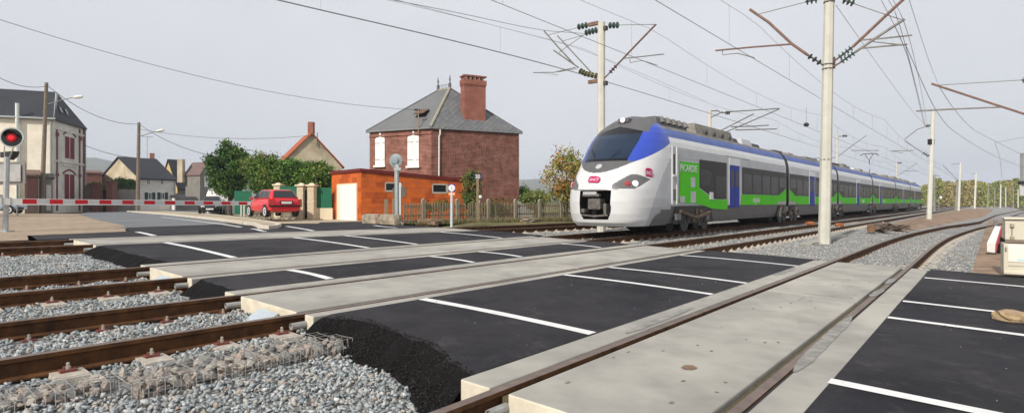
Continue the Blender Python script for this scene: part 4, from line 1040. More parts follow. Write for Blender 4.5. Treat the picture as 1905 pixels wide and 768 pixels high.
pxwire(os_, [q(1555, 10), on_s(1640, 130, 34), on_s(1700, 210, 46), on_s(1730, 240, 52)], .008, 'earth_wire')
# black bird-like weight hanging over the train roof
b = MB(); p = at(1500, 232, 34); b.lathe(p-Vector((0, 0, .12)), (0, 0, 1), [(0, .05), (.04, .13), (.12, .15), (.2, .12), (.24, .04)], 10); b.tube([p, p+Vector((0, 0, 1.0))], .008, 4); b.solo('line_marker', M_dark, 'small black ball hanging from the wires left of the middle mast', 'line marker')
# ================================================================ buildings
class Plane:
    """vertical wall plane through P running along compass angle az; offsets go towards the camera"""
    def __init__(s, P, az):
        s.P = Vector((P[0], P[1], 0)); s.d = Vector((math.sin(az), math.cos(az), 0)); s.n = Vector((s.d.y, -s.d.x, 0))
        if s.n.dot(-s.P) < 0: s.n = -s.n
    def lz(s, px, py):
        r = Vector(((px-CX)/F, 1, 0)); Y = s.P.dot(s.n)/r.dot(s.n); return (r*Y-s.P).dot(s.d), H-(py-YH)/F*Y
    def l(s, px): return s.lz(px, 0)[0]
    def pt(s, l, z, o=0.): p = s.P+s.d*l+s.n*o; return Vector((p.x, p.y, z))
    def box(s, b, l0, l1, z0, z1, o0, o1, mi=0):
        return b.hexa([s.pt(l0, z0, o0), s.pt(l1, z0, o0), s.pt(l1, z0, o1), s.pt(l0, z0, o1), s.pt(l0, z1, o0), s.pt(l1, z1, o0), s.pt(l1, z1, o1), s.pt(l0, z1, o1)], mi)
    def rect(s, px0, py0, px1, py1): l0, z1 = s.lz(px0, py0); l1, z0 = s.lz(px1, py1); return min(l0, l1), max(l0, l1), min(z0, z1), max(z0, z1)
    def pbox(s, b, px0, py0, px1, py1, o0, o1, mi=0): return s.box(b, *s.rect(px0, py0, px1, py1), o0, o1, mi)
    def poly(s, b, pts, o0, o1, mi=0): return b.prism([s.pt(l, z, o0) for l, z in pts], s.n*(o1-o0), mi)
D = math.radians
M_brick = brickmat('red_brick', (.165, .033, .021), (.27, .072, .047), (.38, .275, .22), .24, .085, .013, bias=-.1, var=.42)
M_brick_shade = brickmat('red_brick_shade', (.135, .028, .018), (.21, .055, .037), (.29, .20, .16), .24, .085, .012, bias=-.1, var=.42)  # same brick with shade mixed into its colour, for walls turned from the sun
M_chim = brickmat('chimney_brick', (.22, .040, .027), (.29, .068, .045), (.36, .22, .17), .22, .07, .012)
M_slate = mat('grey_slate', (.15, .155, .16), .6, .12, 8, .2, 30, big=.15, bigscale=.6)
M_slate2 = mat('slate_tile', (.13, .135, .145), .55, .25, 1.2, .1, 30)
M_slated = mat('dark_slate', (.035, .037, .045), .65, .2, 6, .2, 30, big=.2, bigscale=.3)
M_ridge = mat('zinc_ridge', (.30, .29, .22), .6, .15, 5)
M_shut = mat('white_shutter', (.80, .79, .75), .6, .05, 4)
M_iron = mat('wrought_iron', (.12, .12, .13), .6, .2, 10)
M_orange = mat('orange_block', (.58, .125, .018), .85, .14, 2.2, .2, 30, big=.15, bigscale=.7)
M_orange2 = mat('orange_block_dull', (.53, .12, .025), .85, .16, 2.2, .2, 30, big=.15, bigscale=.7)
M_orange3 = mat('orange_block_dark', (.44, .085, .016), .85, .2, 2.2, .2, 30, big=.2, bigscale=.7)
M_mort = mat('orange_mortar', (.56, .19, .07), .9, .15, 10)
M_maroon = mat('maroon_trim', (.13, .015, .012), .6, .15, 4)
M_pipe2 = mat('white_downpipe', (.62, .62, .58), .5, .1, 5)
# ---- the crossing keeper's brick house
Yn = 36.5; eN = at(801, 236.5, Yn); ze = eN.z
def eave(px, py): Y = (ze-H)*F/(YH-py); return at(px, py, Y)
eR = eave(972, 246.5); eL = eave(681, 244.3); eF = eR+eL-eN; z0 = zp(26)-.1
house = thing('brick_house', 'two-storey red brick house with hipped slate roof and tall chimney', 'house', Vector(((eL.x+eR.x)/2, (eL.y+eR.y)/2, z0)))
cen = (eN+eR+eL+eF)/4
ins = [cen+(p-cen)*.955 for p in (eN, eR, eF, eL)]; wt = ze-.12
b = MB(); P4 = [Vector((p.x, p.y, z0-.3)) for p in ins]; Q4 = [Vector((p.x, p.y, wt)) for p in ins]
for i, nm, m in ((0, 'side_wall', M_brick_shade), (1, 'rear_wall', M_brick_shade), (2, 'rear_wall', M_brick_shade), (3, 'front_wall', M_brick)):
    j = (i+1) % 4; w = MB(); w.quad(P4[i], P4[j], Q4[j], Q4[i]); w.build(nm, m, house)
RIDGE_Y = 39.8
r0 = at(815, 168, RIDGE_Y*1.02); r1 = at(837, 165, RIDGE_Y); r0.z = r1.z = (r0.z+r1.z)/2
roof = MB(); roof.poly([eN, eR, r1]); roof.poly([eL, eN, r1, r0]); roof.poly([eF, eL, r0]); roof.poly([eR, eF, r0, r1])
dn = Vector((0, 0, -.10)); E4 = [eN, eR, eF, eL]
for i in range(4): roof.quad(E4[i], E4[(i+1) % 4], E4[(i+1) % 4]+dn, E4[i]+dn)
roof.poly([p+dn for p in E4]); ro = roof.build('roof', M_slate, house)
for a, c, r in ((eN, r1, .10), (eR, r1, .05), (eL, r0, .05)): t = MB(); t.tube([a+Vector((0, 0, .02)), c+Vector((0, 0, .02))], r, 6); t.build('hip_cap', M_ridge if r > .08 else M_slate, ro)
t = MB(); t.tube([r0, r1], .09, 6); t.build('ridge_cap', M_ridge, ro)
for a in (r0, r1): t = MB(); t.lathe(a, (0, 0, 1), [(0, .10), (.35, .09), (.36, .05), (.50, .03), (.55, .07), (.60, .07), (.65, .03), (.70, .06), (.75, .03), (.95, .01)], 8); t.build('finial', M_iron, ro)
for k in range(1, 8):
    p = r0.lerp(r1, k/8); t = MB(); t.tube([p, p+Vector((0, 0, .30))], .016, 4); t.lathe(p+Vector((0, 0, .26)), (0, 0, 1), [(0, .01), (.04, .035), (.10, .004)], 5); t.build('cresting', M_iron, ro)
# gutters
for a, c in ((eN, eR), (eL, eN)): t = MB(); t.tube([a-dn*-.6, c-dn*-.6], .055, 6); t.build('gutter', mat('grey_gutter', (.2, .21, .21), .5, .1, 4), ro)
# diamond slates on the side facing the tracks
nrm = (eR-eN).cross(r1-eN).normalized()
if nrm.z < 0: nrm = -nrm
ex = (eR-eN).normalized(); ey = nrm.cross(ex).normalized()
if ey.z < 0: ey = -ey
hh = (r1-eN).dot(ey); wL = (eR-eN).length; apx = (r1-eN).dot(ex); dd = .205
tb = MB(); th = .012
tb.add([Vector((0, -dd, 0)), Vector((dd*.97, 0, th)), Vector((0, dd, .0)), Vector((-dd*.97, 0, th)), Vector((0, -dd, th*2)), Vector((dd*.97, 0, th*2)), Vector((0, dd, th)), Vector((-dd*.97, 0, th*2))], [(4, 5, 6, 7), (0, 1, 5, 4), (3, 0, 4, 7)])
tm = [tb.mesh('slate', mm) for mm in (M_slate2, M_slate, mat('slate_tile_pale', (.155, .16, .165), .55, .2, 1.5))]
R4 = Matrix((ex, ey, nrm)).transposed().to_quaternion()
row = 0; y = .12
while y < hh-.1:
    xa = apx*y/hh+.12; xb = wL-(wL-apx)*y/hh-.12; x = math.ceil((xa-(dd if row % 2 else 0))/(2*dd))*2*dd+(dd if row % 2 else 0)
    while x < xb:
        p = eN+ex*x+ey*y+nrm*.004; o = link('slate', random.choice(tm)); o.parent = ro; o.location = p-house.location; o.rotation_mode = 'QUATERNION'; o.rotation_quaternion = R4; x += 2*dd
    y += dd; row += 1
# chimney
cb = eN+ex*((eR-eN).length*.47)+ey*(.95); cY = cb.y
azs = math.atan2(ex.x, ex.y); pc = Plane(cb, azs)
l0, l1 = pc.l(863), pc.l(903); zt = pc.lz(885, 141)[1]; zb = cb.z-.4; dep = .62
b = MB(); pc.box(b, l0, l1, zb, zt-.62, -dep, .06); b.build('chimney', M_chim, ro)
b = MB(); pc.box(b, l0-.05, l1+.05, zt-.62, zt-.30, -dep-.05, .11); pc.box(b, l0-.02, l1+.02, zt-.72, zt-.62, -dep-.02, .08); b.build('chimney_collar', M_chim, ro)
for k in range(5):
    a = lerp(l0, l1, (k+.1)/5); b = MB(); pc.box(b, a, a+.10, zt-.30, zt-.10, -dep, .08); b.build('chimney_pier', M_chim, ro)
    if k < 4: b = MB(); pc.box(b, a+.125, a+.20, zt-.30, zt-.11, -dep+.1, .02); b.build('chimney_pot', M_whitep, ro)
b = MB(); pc.box(b, l0-.05, l1+.05, zt-.10, zt, -dep-.05, .12); b.build('chimney_cap', M_chim, ro)
b = MB(); pc.box(b, l0-.06, l1+.06, pc.lz(885, 234)[1]-.05, pc.lz(885, 231)[1]+.03, -.3, .085); b.build('chimney_flashing', M_ridge, ro)
# roof window left of the hip, propped open
nrm2 = (eN-eL).cross(r1-eL).normalized(); nrm2 = nrm2 if nrm2.z > 0 else -nrm2
ex2 = (eN-eL).normalized(); ey2 = nrm2.cross(ex2); ey2 = ey2 if ey2.z > 0 else -ey2
w0 = eL+ex2*((eN-eL).length*.66)+ey2*1.2
b = MB(); b.prism([w0, w0+ex2*.75, w0+ex2*.75+ey2*.7, w0+ey2*.7], nrm2*.06); b.build('roof_window', M_dark, ro)
b = MB(); b.prism([w0+nrm2*.30-ey2*.05, w0+ex2*.75+nrm2*.30-ey2*.05, w0+ex2*.75+ey2*.72+nrm2*.09, w0+ey2*.72+nrm2*.09], nrm2*.05); b.build('roof_window_sash', mat('sash_wood', (.12, .075, .05), .7, .2, 6), ro)
# shuttered windows on the front wall
pf = Plane(ins[0], math.atan2((ins[3]-ins[0]).x, (ins[3]-ins[0]).y))
for (a, t_, c, e) in ((699, 257, 716.5, 307), (759, 254, 780, 308)):
    l0, l1, zz0, zz1 = pf.rect(a, t_, c, e); mid = (l0+l1)/2
    for k, (u0, u1) in enumerate(((l0, mid-.006), (mid+.006, l1))):
        s = MB(); pf.box(s, u0, u1, zz0, zz1-.08, .01, .06); s.build('shutter', M_shut, house)
        for zf in (.20, .80): s = MB(); pf.box(s, u0, lerp(u0, u1, .55) if k == 0 else u1, lerp(zz0, zz1, zf)-.012, lerp(zz0, zz1, zf)+.012, .06, .075); s.build('shutter_hinge', M_dark, house)
    s = MB(); pf.box(s, l0-.08, l1+.08, zz0-.14, zz0-.01, .01, .16); s.build('window_sill', M_shut, house)
    s = MB(); pf.poly(s, [(l0, zz1-.08), (l1, zz1-.08), (l1-.05, zz1+.0), (mid, zz1+.05), (l0+.05, zz1+.0)], .01, .05); s.build('window_arch', M_shut, house)
    s = MB(); pf.box(s, mid-.07, mid+.07, zz1+.04, zz1+.30, .01, .05); s.build('keystone', M_shut, house)
# corner pipe, cable bracket, brick lozenges on the side wall
psd = Plane(ins[0], math.atan2((ins[1]-ins[0]).x, (ins[1]-ins[0]).y))
b = MB(); lp = psd.l(818); b.tube([psd.pt(lp, wt, .10), psd.pt(lp, wt-.3, .10), psd.pt(lp-.06, wt-.45, .07), psd.pt(lp-.08, z0, .07)], .055, 8); b.build('downpipe', M_pipe2, house)
b = MB(); lp = pf.l(781); b.tube([pf.pt(lp, pf.lz(781, 250)[1], .15), pf.pt(lp, pf.lz(781, 204)[1], .15)], .035, 6); b.build('cable_mast', mat('mast_wood', (.30, .22, .14), .8, .2, 6), house)
b = MB(); b.box(pf.pt(lp+.1, pf.lz(781, 205)[1], .15), (.35, .12, .1)); b.build('cable_bracket', M_dark, house)
M_br3 = brickmat('dark_lozenge_brick', (.16, .045, .036), (.2, .07, .055), (.32, .24, .2), .24, .085, .012)
for (cx, cy) in ((868, 291), (903, 295), (936, 292)):
    l, z = psd.lz(cx, cy)
    for k in range(7):
        for sg in (-1, 1):
            for up in (-1, 1):
                if k in (0, 6) and sg < 0: continue
                b = MB(); dx = .30*(1-abs(k-3)/3)*sg; zc = z+up*.02+(k-3)*.15; 
                if up < 0: continue
                psd.box(b, l+dx-.09, l+dx+.09, zc-.055, zc+.055, .0, .014); b.build('lozenge_brick', M_br3, house)
b = MB(); b.box(psd.pt(psd.l(806), z0+2.3, .02), (.01, .01, .01)); 
# frieze under the eave
b = MB(); pf.box(b, 0, (ins[3]-ins[0]).length, wt-.30, wt-.18, .0, .05); b.build('cornice', M_brick, house)
# ---- orange block garage in front of it
Pg = gp(672, 411); gz = Pg.z; gt = at(672, 314, Pg.y).z
pga = Plane(Pg, D(60)); pgb = Plane(Pg, D(-40)); LA = pga.l(868); LB = pgb.l(617)
gar = thing('garage', 'low orange block garage with white door and maroon roof edge', 'garage', Vector((Pg.x, Pg.y, gz)))
bz = gz-.15
zR = pga.lz(866, 333)[1]
core = MB(); ip = .008
A0, A1, B1 = pga.pt(0, bz, -ip), pga.pt(LA, bz, -ip), pgb.pt(LB, bz, -ip)
A0 = Vector((Pg.x, Pg.y, bz)) - pga.n*ip - pgb.n*ip
C1 = pga.pt(LA, bz) + (pgb.pt(LB, bz)-pgb.pt(0, bz)); 
def up(p, z): return Vector((p.x, p.y, z))
core.hexa([A0, A1, C1, B1, up(A0, gt-.02), up(A1, zR-.02), up(C1, zR-.02), up(B1, gt-.02)]); core.build('core_wall', M_mort, gar)
holes = [pga.rect(716, 339, 748, 356), pga.rect(804, 342, 834, 359)]
dl0, dl1, dz0, dz1 = pgb.rect(627.5, 343, 664.5, 412); hole_b = [(dl0-.03, dl1+.03, bz, dz1+.04)]
def block_wall(pl, L0, L1, z0_, zt0, zt1, holes, bw=.50, bh=.27):
    z = z0_; r = 0
    while z < max(zt0, zt1):
        x = L0-(bw/2 if r % 2 else 0)
        while x < L1:
            a, c = max(x, L0)+.006, min(x+bw, L1)-.006
            zt = min(lerp(zt0, zt1, (a-L0)/(L1-L0)), lerp(zt0, zt1, (c-L0)/(L1-L0))); e = min(z+bh-.01, zt)
            if c-a > .05 and e-z > .03:
                segs = [(a, c, z+.004, e)]
                for (h0, h1, y0, y1) in holes:
                    new = []
                    for (s0, s1, q0, q1) in segs:
                        if s1 <= h0 or s0 >= h1 or q1 <= y0 or q0 >= y1: new.append((s0, s1, q0, q1)); continue
                        if s0 < h0-.03: new.append((s0, h0, q0, q1))
                        if s1 > h1+.03: new.append((h1, s1, q0, q1))
                        if q0 < y0-.03: new.append((max(s0, h0), min(s1, h1), q0, y0))
                        if q1 > y1+.03: new.append((max(s0, h0), min(s1, h1), y1, q1))
                    segs = new
                for (s0, s1, q0, q1) in segs:
                    b = MB(); pl.box(b, s0, s1, q0, q1, -.025, random.uniform(-.003, .004)); b.build('block', random.choice([M_orange, M_orange, M_orange2, M_orange3]), gar)
            x += bw
        z += bh; r += 1
block_wall(pga, 0, LA, bz, gt-.16, zR-.16, holes, .55, .275)
block_wall(pgb, 0, LB, bz, gt-.16, gt-.16, hole_b, .55, .275) if LB > 0 else block_wall(pgb, LB, 0, bz, gt-.16, gt-.16, hole_b, .55, .275)
b = MB(); o_ = .07
b.hexa([pga.pt(-.07, gt-.155, o_)+pgb.n*.0, pga.pt(LA+.1, zR-.155, o_), C1-bz*Vector((0, 0, 1))+Vector((0, 0, zR-.155)), pgb.pt(LB+(.07 if LB > 0 else -.07), gt-.155, o_), pga.pt(-.07, gt+.02, o_), pga.pt(LA+.1, zR+.02, o_), C1-bz*Vector((0, 0, 1))+Vector((0, 0, zR+.02)), pgb.pt(LB+(.07 if LB > 0 else -.07), gt+.02, o_)]); b.build('roof', M_maroon, gar)
b = MB(); pgb.box(b, dl0, dl1, gz-.02, dz1, -.10, .035); b.build('door_frame', mat('cream_frame', (.72, .66, .52), .8, .06, 4), gar)
b = MB(); fr = (dl1-dl0)*.13; pgb.box(b, dl0+fr*.4, dl1-fr*1.4, gz-.01, dz1-.09, .0, .045); dr_ = b.build('door', M_shut, gar)
for (l0, l1, y0, y1) in holes:
    b = MB(); pga.box(b, l0, l1, y0, y1, -.05, -.004); b.build('window', M_glass, gar)
    for (q0, q1, w0_, w1_) in ((l0, l1, y1-.06, y1), (l0, l1, y0-.03, y0+.05), (l0, l0+.06, y0, y1), (l1-.14, l1, y0, y1)):
        b = MB(); pga.box(b, q0, q1, w0_, w1_, -.05, .012); b.build('window_frame', mat('window_frame_grey', (.45, .43, .36), .7, .1, 5), gar)
# ---- generic houses of the village
def gable_house(name, label, px, Y, azA, pxA, azB, pxB, eave_py, ridge_py, ridge_along, wallA, wallB, roofm, zb=.38, over=.25, cat='house', hip=False):
    """corner at pixel column px and depth Y; wall A runs along azA to column pxA, wall B along azB to pxB"""
    P = at(px, 376, Y); pa = Plane(P, D(azA)); pb = Plane(P, D(azB)); la, lb = pa.l(pxA), pb.l(pxB)
    zeave = H+(YH-eave_py)/F*Y; zr = H+(YH-ridge_py)/F*Y; root = thing(name, label, cat, Vector((P.x, P.y, zb-.3)))
    da, db = pa.d*la, pb.d*lb; z3 = lambda p, z: Vector((p.x, p.y, z)); Q = [P, P+da, P+da+db, P+db]
    if ridge_along == 'A': r0, r1 = P+db*.5, P+da+db*.5
    else: r0, r1 = P+da*.5, P+db+da*.5
    if hip: c = (r0+r1)/2; r0 = r0.lerp(c, hip); r1 = r1.lerp(c, hip)
    for nm, i, j, m in (('wall', 0, 1, wallA), ('wall', 1, 2, wallB), ('wall', 2, 3, wallA), ('wall', 3, 0, wallB)):
        b = MB(); pts = [z3(Q[i], zb-.3), z3(Q[j], zb-.3), z3(Q[j], zeave), z3(Q[i], zeave)]
        gable = (not hip) and ((ridge_along == 'A' and i in (1, 3)) or (ridge_along == 'B' and i in (0, 2)))
        if gable: m_ = (Q[i]+Q[j])/2; pts = pts[:3]+[z3(m_, zr)]+pts[3:]
        b.poly(pts); b.build(nm, m, root)
    b = MB(); c = sum(Q, Vector())/4; ov = 1+over/max(1, (Q[0]-c).length); O = [c+(p-c)*ov for p in Q]; rr = (r0-r1); 
    R0, R1 = (r0+rr.normalized()*over*.8, r1-rr.normalized()*over*.8) if not hip else (r0, r1)
    R0 = z3(R0, zr); R1 = z3(R1, zr); O = [z3(p, zeave-.12) for p in O]; th = Vector((0, 0, .14))
    def slab(pts): b.prism(pts, th)
    if ridge_along == 'A': slab([O[0], O[1], R1, R0]); slab([O[3], O[2], R1, R0]); ends = ((O[0], O[3], R0), (O[1], O[2], R1))
    else: slab([O[0], O[3], R1, R0]); slab([O[1], O[2], R1, R0]); ends = ((O[0], O[1], R0), (O[3], O[2], R1))
    if hip:
        for e in ends: slab(list(e))
    rf = b.build('roof', roofm, root); return root, pa, pb, zeave, zr, rf, R0, R1
def window(pl, root, a, t, c, e, frame, pane, o=.03, shutters=None, sw=.0, mg=.06):
    l0, l1, z0_, z1_ = pl.rect(a, t, c, e); b = MB(); pl.box(b, l0, l1, z0_, z1_, .0, o); f = b.build('window', frame, root)
    b = MB(); pl.box(b, l0+mg, (l0+l1)/2-mg/2, z0_+.06, z1_-.06, o, o+.01); b.build('pane', pane, f)
    b = MB(); pl.box(b, (l0+l1)/2+mg/2, l1-mg, z0_+.06, z1_-.06, o, o+.01); b.build('pane', pane, f)
    if shutters:
        w = (l1-l0)*sw
        for s0, s1 in ((l0-w-.02, l0-.02), (l1+.02, l1+w+.02)): b = MB(); pl.box(b, s0, s1, z0_, z1_, .0, o+.02); b.build('shutter', shutters, root)
M_greyw = mat('weathered_white_render', (.66, .63, .57), .9, .10, 1.2, .15, 40, big=.15, bigscale=.4)
M_tan = mat('old_tan_render', (.56, .46, .31), .95, .22, .7, .2, 30, col2=(.66, .58, .43), big=.25, bigscale=.5)
M_greyr = mat('grey_render', (.25, .235, .21), .95, .15, 1, .2, 30, big=.2, bigscale=.4)
M_redtrim = mat('dark_red_trim', (.17, .05, .05), .7, .1, 4)
M_redcurt = mat('red_curtain', (.17, .025, .035), .8, .15, 6)
M_zinc = mat('zinc', (.34, .37, .37), .5, .1, 4)
M_rooftile = mat('brown_tiles', (.17, .11, .09), .85, .2, 4, .3, 20)
M_redtile = mat('red_tiles', (.36, .10, .045), .85, .25, 5, .3, 20)
# tall cream and white house at the left edge
big, pA_, pB_, zev, zrd, rf, R0, R1 = gable_house('village_house', 'tall house with cream side wall, dark slate roof and red-trimmed white front', 100, 55, 67.5, -90, -17.4, 157, 222, 163, 'A', M_cream, M_greyw, M_slated, hip=.30)
for (a, t, c, e) in ((119, 252, 139, 298), (118, 322, 139, 372)):
    window(pB_, big, a, t, c, e, M_greyw, M_redcurt, .03, None, 0, .16)
    b = MB(); l0, l1, z0_, z1_ = pB_.rect(a-1.5, t-1, c+1.5, t+2); n_ = 9
    arc = [(lerp(l0, l1, k/n_), z1_+.42*math.sin(math.pi*k/n_)) for k in range(n_+1)]; arc2 = [(l, z-.16) for l, z in arc[::-1]]
    pB_.poly(b, arc+arc2, .0, .06); b.build('window_arch', M_redtrim, big)
for (a, c) in ((104.5, 107), (146.5, 149)):
    b = MB(); pB_.pbox(b, a, 240, c, 392, .0, .05); b.build('pilaster_trim', M_redtrim, big)
for (a, t, c, e) in ((101, 297, 156, 299.5), (101, 236.5, 156, 239), (117, 305, 140, 307)):
    l0, l1, z0_, z1_ = pB_.rect(a, t, c, e); zt = pB_.lz(a, t)[1]; b = MB(); pB_.box(b, l0, l1, zt-.18, zt, .0, .07); b.build('string_course', M_greyw, big)
for (a, t, c, e) in ((103, 246, 108, 254), (146, 254, 151, 262), (103, 322, 108, 328), (145, 324, 150, 330)):
    b = MB(); pB_.pbox(b, a, t, c, e, .05, .10); b.build('ornament', M_redtrim, big)
b = MB(); lq = pB_.l(156.5); pB_.box(b, lq-.35, lq+.02, .3, zev, .0, .06); b.build('corner_quoin', M_redtrim, big)
b = MB(); b.tube([pB_.pt(lq+.05, .3, .1), pB_.pt(lq+.05, zev, .1)], .07, 6); b.build('downpipe', M_zinc, big)
b = MB(); b.tube([pA_.pt(-.2, .3, .12), pA_.pt(-.2, zev-.1, .12)], .08, 6); b.build('downpipe', M_zinc, big)
b = MB(); b.tube([pA_.pt(.2, zev, .3), pA_.pt(pA_.l(-90), zev, .3)], .10, 6); b.build('gutter', M_zinc, big)
b = MB(); lv = pA_.l(34); b.tube([pA_.pt(lv, 1.5, .25), pA_.pt(lv, pA_.lz(34, 193)[1], .25)], .16, 8); b.build('flue_pipe', mat('pale_flue', (.62, .68, .64), .5, .06, 3), big)
hipa = R1 if R1.x > R0.x else R0
b = MB(); b.tube([hipa, Vector((pA_.P.x, pA_.P.y, zev))], .14, 6); b.build('hip_cap', M_zinc, rf)
b = MB(); b.tube([R0, R1], .12, 6); b.build('ridge_cap', M_slated, rf)
for k in (0.0, .9):
    c0 = Vector((pB_.pt(1.9+k*1.4, 0).x, pB_.pt(1.9+k*1.4, 0).y, zev)); tp = hipa; dirv = (tp-Vector((pB_.pt(3.6, 0).x, pB_.pt(3.6, 0).y, zev))); c1 = c0+dirv*.28; c2 = c0+dirv*.46; sd_ = pB_.d*.55
    nn = dirv.cross(sd_).normalized(); nn = nn if nn.z > 0 else -nn
    b = MB(); b.prism([c1, c1+sd_, c2+sd_, c2], nn*.22); f = b.build('roof_window', M_dark, rf); b = MB(); b.prism([c1+sd_*.12+nn*.22, c1+sd_*.88+nn*.22, c2+sd_*.88+nn*.22, c2+sd_*.12+nn*.22], nn*.01); b.build('pane', M_zinc, f)
# low sheds in front of it
def box_building(name, label, px0, px1, top, Y, depth, m, roofm, cat, zb=.38, az=50, over=.15):
    P = at(px0, 376, Y); pl = Plane(P, D(az)); l1 = pl.l(px1); zt = H+(YH-top)/F*Y; root = thing(name, label, cat, Vector((P.x, P.y, zb-.2)))
    b = MB(); pl.box(b, 0, l1, zb-.3, zt, -depth, 0); b.build('wall', m, root)
    b = MB(); b.hexa([pl.pt(-over, zt, over), pl.pt(l1+over, zt, over), pl.pt(l1+over, zt+.5, -depth), pl.pt(-over, zt+.5, -depth), pl.pt(-over, zt+.12, over), pl.pt(l1+over, zt+.12, over), pl.pt(l1+over, zt+.62, -depth), pl.pt(-over, zt+.62, -depth)]); b.build('roof', roofm, root)
    return root, pl
sh, psh = box_building('shed', 'low dark red shed with brown roof below the cream wall', 46, 72, 326, 50, 3, mat('shed_red', (.12, .085, .068), .9, .2, 3), M_rooftile, 'shed')
b = MB(); psh.pbox(b, 51, 330, 69, 380, .0, .04); b.build('door', mat('shed_door', (.10, .04, .035), .8, .2, 5), sh)
sh2, psh2 = box_building('shed', 'small grey lean-to with a narrow door at the corner of the tall house', 73, 98, 333, 52, 2.4, M_greyr, M_slated, 'shed')
b = MB(); psh2.pbox(b, 86, 344, 95, 392, .0, .04); b.build('door', M_greyw, sh2)
# boundary walls with gate pillars
def wall(name, label, px0, px1, top, Y0, Y1, m, th=.3, cat='wall', zb=.3, cap=None):
    a = at(px0, 376, Y0); c = at(px1, 376, Y1); d = (c-a); d.z = 0; d.normalize(); nn = Vector((d.y, -d.x, 0)); z0_, z1_ = H+(YH-top)/F*Y0, H+(YH-top)/F*Y1
    b = MB(); v = lambda p, z, o: Vector((p.x, p.y, z))+nn*o
    b.hexa([v(a, zb, 0), v(c, zb, 0), v(c, zb, -th), v(a, zb, -th), v(a, z0_, 0), v(c, z0_, 0), v(c, z0_, -th), v(a, z0_, -th)]); return b.solo(name, m, label, cat)
M_oldbrick = mat('old_brick_wall', (.15, .105, .085), .95, .25, 3, .3, 20, big=.25, bigscale=.5)
M_gatepil = mat('brick_pillar', (.19, .085, .068), .9, .2, 4, .3, 20)
wall('brick_wall', 'dark red brick wall right of the tall house, under the hedge', 158, 186, 345, 60, 61, M_oldbrick)
wall('brick_wall', 'dark wall between the brick gate pillar and the second lamp pole', 208, 258, 352, 61, 62, M_greyr)
wall('wooden_gate', 'dark green wooden gate between two brick pillars', 186, 207, 352, 61.2, 61.2, mat('dark_gate', (.02, .03, .022), .8, .2, 5), .1, 'gate')
for (x, t) in ((181, 344), (208, 340)):
    p = at(x, 376, 60.5); b = MB(); zt = H+(YH-t)/F*60.5; b.box((p.x, p.y, (zt+.2)/2), (.75, .6, zt-.2), D(-10)); b.box((p.x, p.y, zt+.06), (.9, .75, .14), D(-10)); b.solo('gate_pillar', M_gatepil, 'brick gate pillar left of the green gate' if x < 190 else 'brick gate pillar right of the green gate', 'pillar', 'brick gate pillars')
box_building('outbuilding', 'low red brick outbuilding behind the hedge right of the tall house', 158, 190, 322, 72, 5, M_gatepil, M_rooftile, 'shed')
# small white house with green shutters
wh, wa, wb, zev, zrd, rf, R0, R1 = gable_house('village_house', 'small white house with dark slate roof and dark green shutters', 259, 72, 30, 326, -62, 186, 332, 291, 'A', M_greyw, M_tan, M_slated)
M_gsh = mat('green_shutter', (.018, .045, .03), .7, .2, 5)
for a in (275.5, 299): window(wa, wh, a, 358, a+7, 371, M_whitep, M_glass, .03, M_gsh, .85)
for a in (273, 298): window(wa, wh, a, 333, a+6, 344, M_whitep, M_glass, .03)
b = MB(); b.box(R1+Vector((-.6, 0, .4)), (.55, .6, 1.0), D(30)); b.build('chimney', M_chim, rf); b = MB(); b.tube([R0+(R1-R0)*.75, R0+(R1-R0)*.75+Vector((0, 0, 3.0))], .03, 4); b.tube([R0+(R1-R0)*.55+Vector((0, 0, 3.0)), R0+(R1-R0)*.9+Vector((0, 0, 3.0))], .03, 4); b.build('aerial', M_steel, rf)
b = MB(); b.tube([wa.pt(wa.l(325), .3, .1), wa.pt(wa.l(325), zev, .1)], .06, 6); b.build('downpipe', M_zinc, wh)
# houses behind it
h2, a2, b2, zev, zrd, rf, R0, R1 = gable_house('village_house', 'ochre-gabled house behind the small white house', 330, 88, 28, 352, -64, 298, 352, 297, 'A', M_greyr, mat('ochre_render', (.50, .36, .16), .95, .15, 1), M_slated)
b = MB(); b.box(at(337, 318, 85), (.75, .75, 3.4)); b.build('chimney', M_tan, rf)
h3, a3, b3, zev, zrd, rf, R0, R1 = gable_house('village_house', 'grey gabled house with a white window behind the dark green tree', 372, 84, 28, 400, -64, 345, 325, 302, 'B', M_greyr, M_greyr, mat('mauve_tiles', (.16, .11, .10), .85, .2, 4))
window(a3, h3, 380, 327, 388, 348, M_whitep, M_whitep)
wall('low_wall', 'low pale wall in front of the small houses', 326, 372, 366, 70, 69, M_greyr)
b = MB(); p = Plane(at(338, 376, 68), D(80)); p.pbox(b, 326, 371, 352, 399, 0, .05) if False else None
g2, pg2 = box_building('shed', 'small white gabled garage beside the small white house', 324, 346, 368, 74, 4, M_whitep, M_slated, 'shed')
# tan gable house with red tiles behind the hedge
h4, a4, b4, zev, zrd, rf, R0, R1 = gable_house('village_house', 'tan rendered gable house with red roof tiles behind the hedge', 521, 52, 62, 636, -30, 508, 308, 246, 'B', M_tan, M_tan, M_redtile)
b = MB(); b.box(R0+Vector((-.6, 1.5, .55)), (.5, .5, 1.4)); b.build('chimney', M_chim, rf); b = MB(); pk = a4.pt(a4.l(590), a4.lz(590, 247)[1], .1); b.tube([pk, pk-Vector((0, 0, 1.3))], .035, 4); b.build('vent_pipe', M_dark, h4)
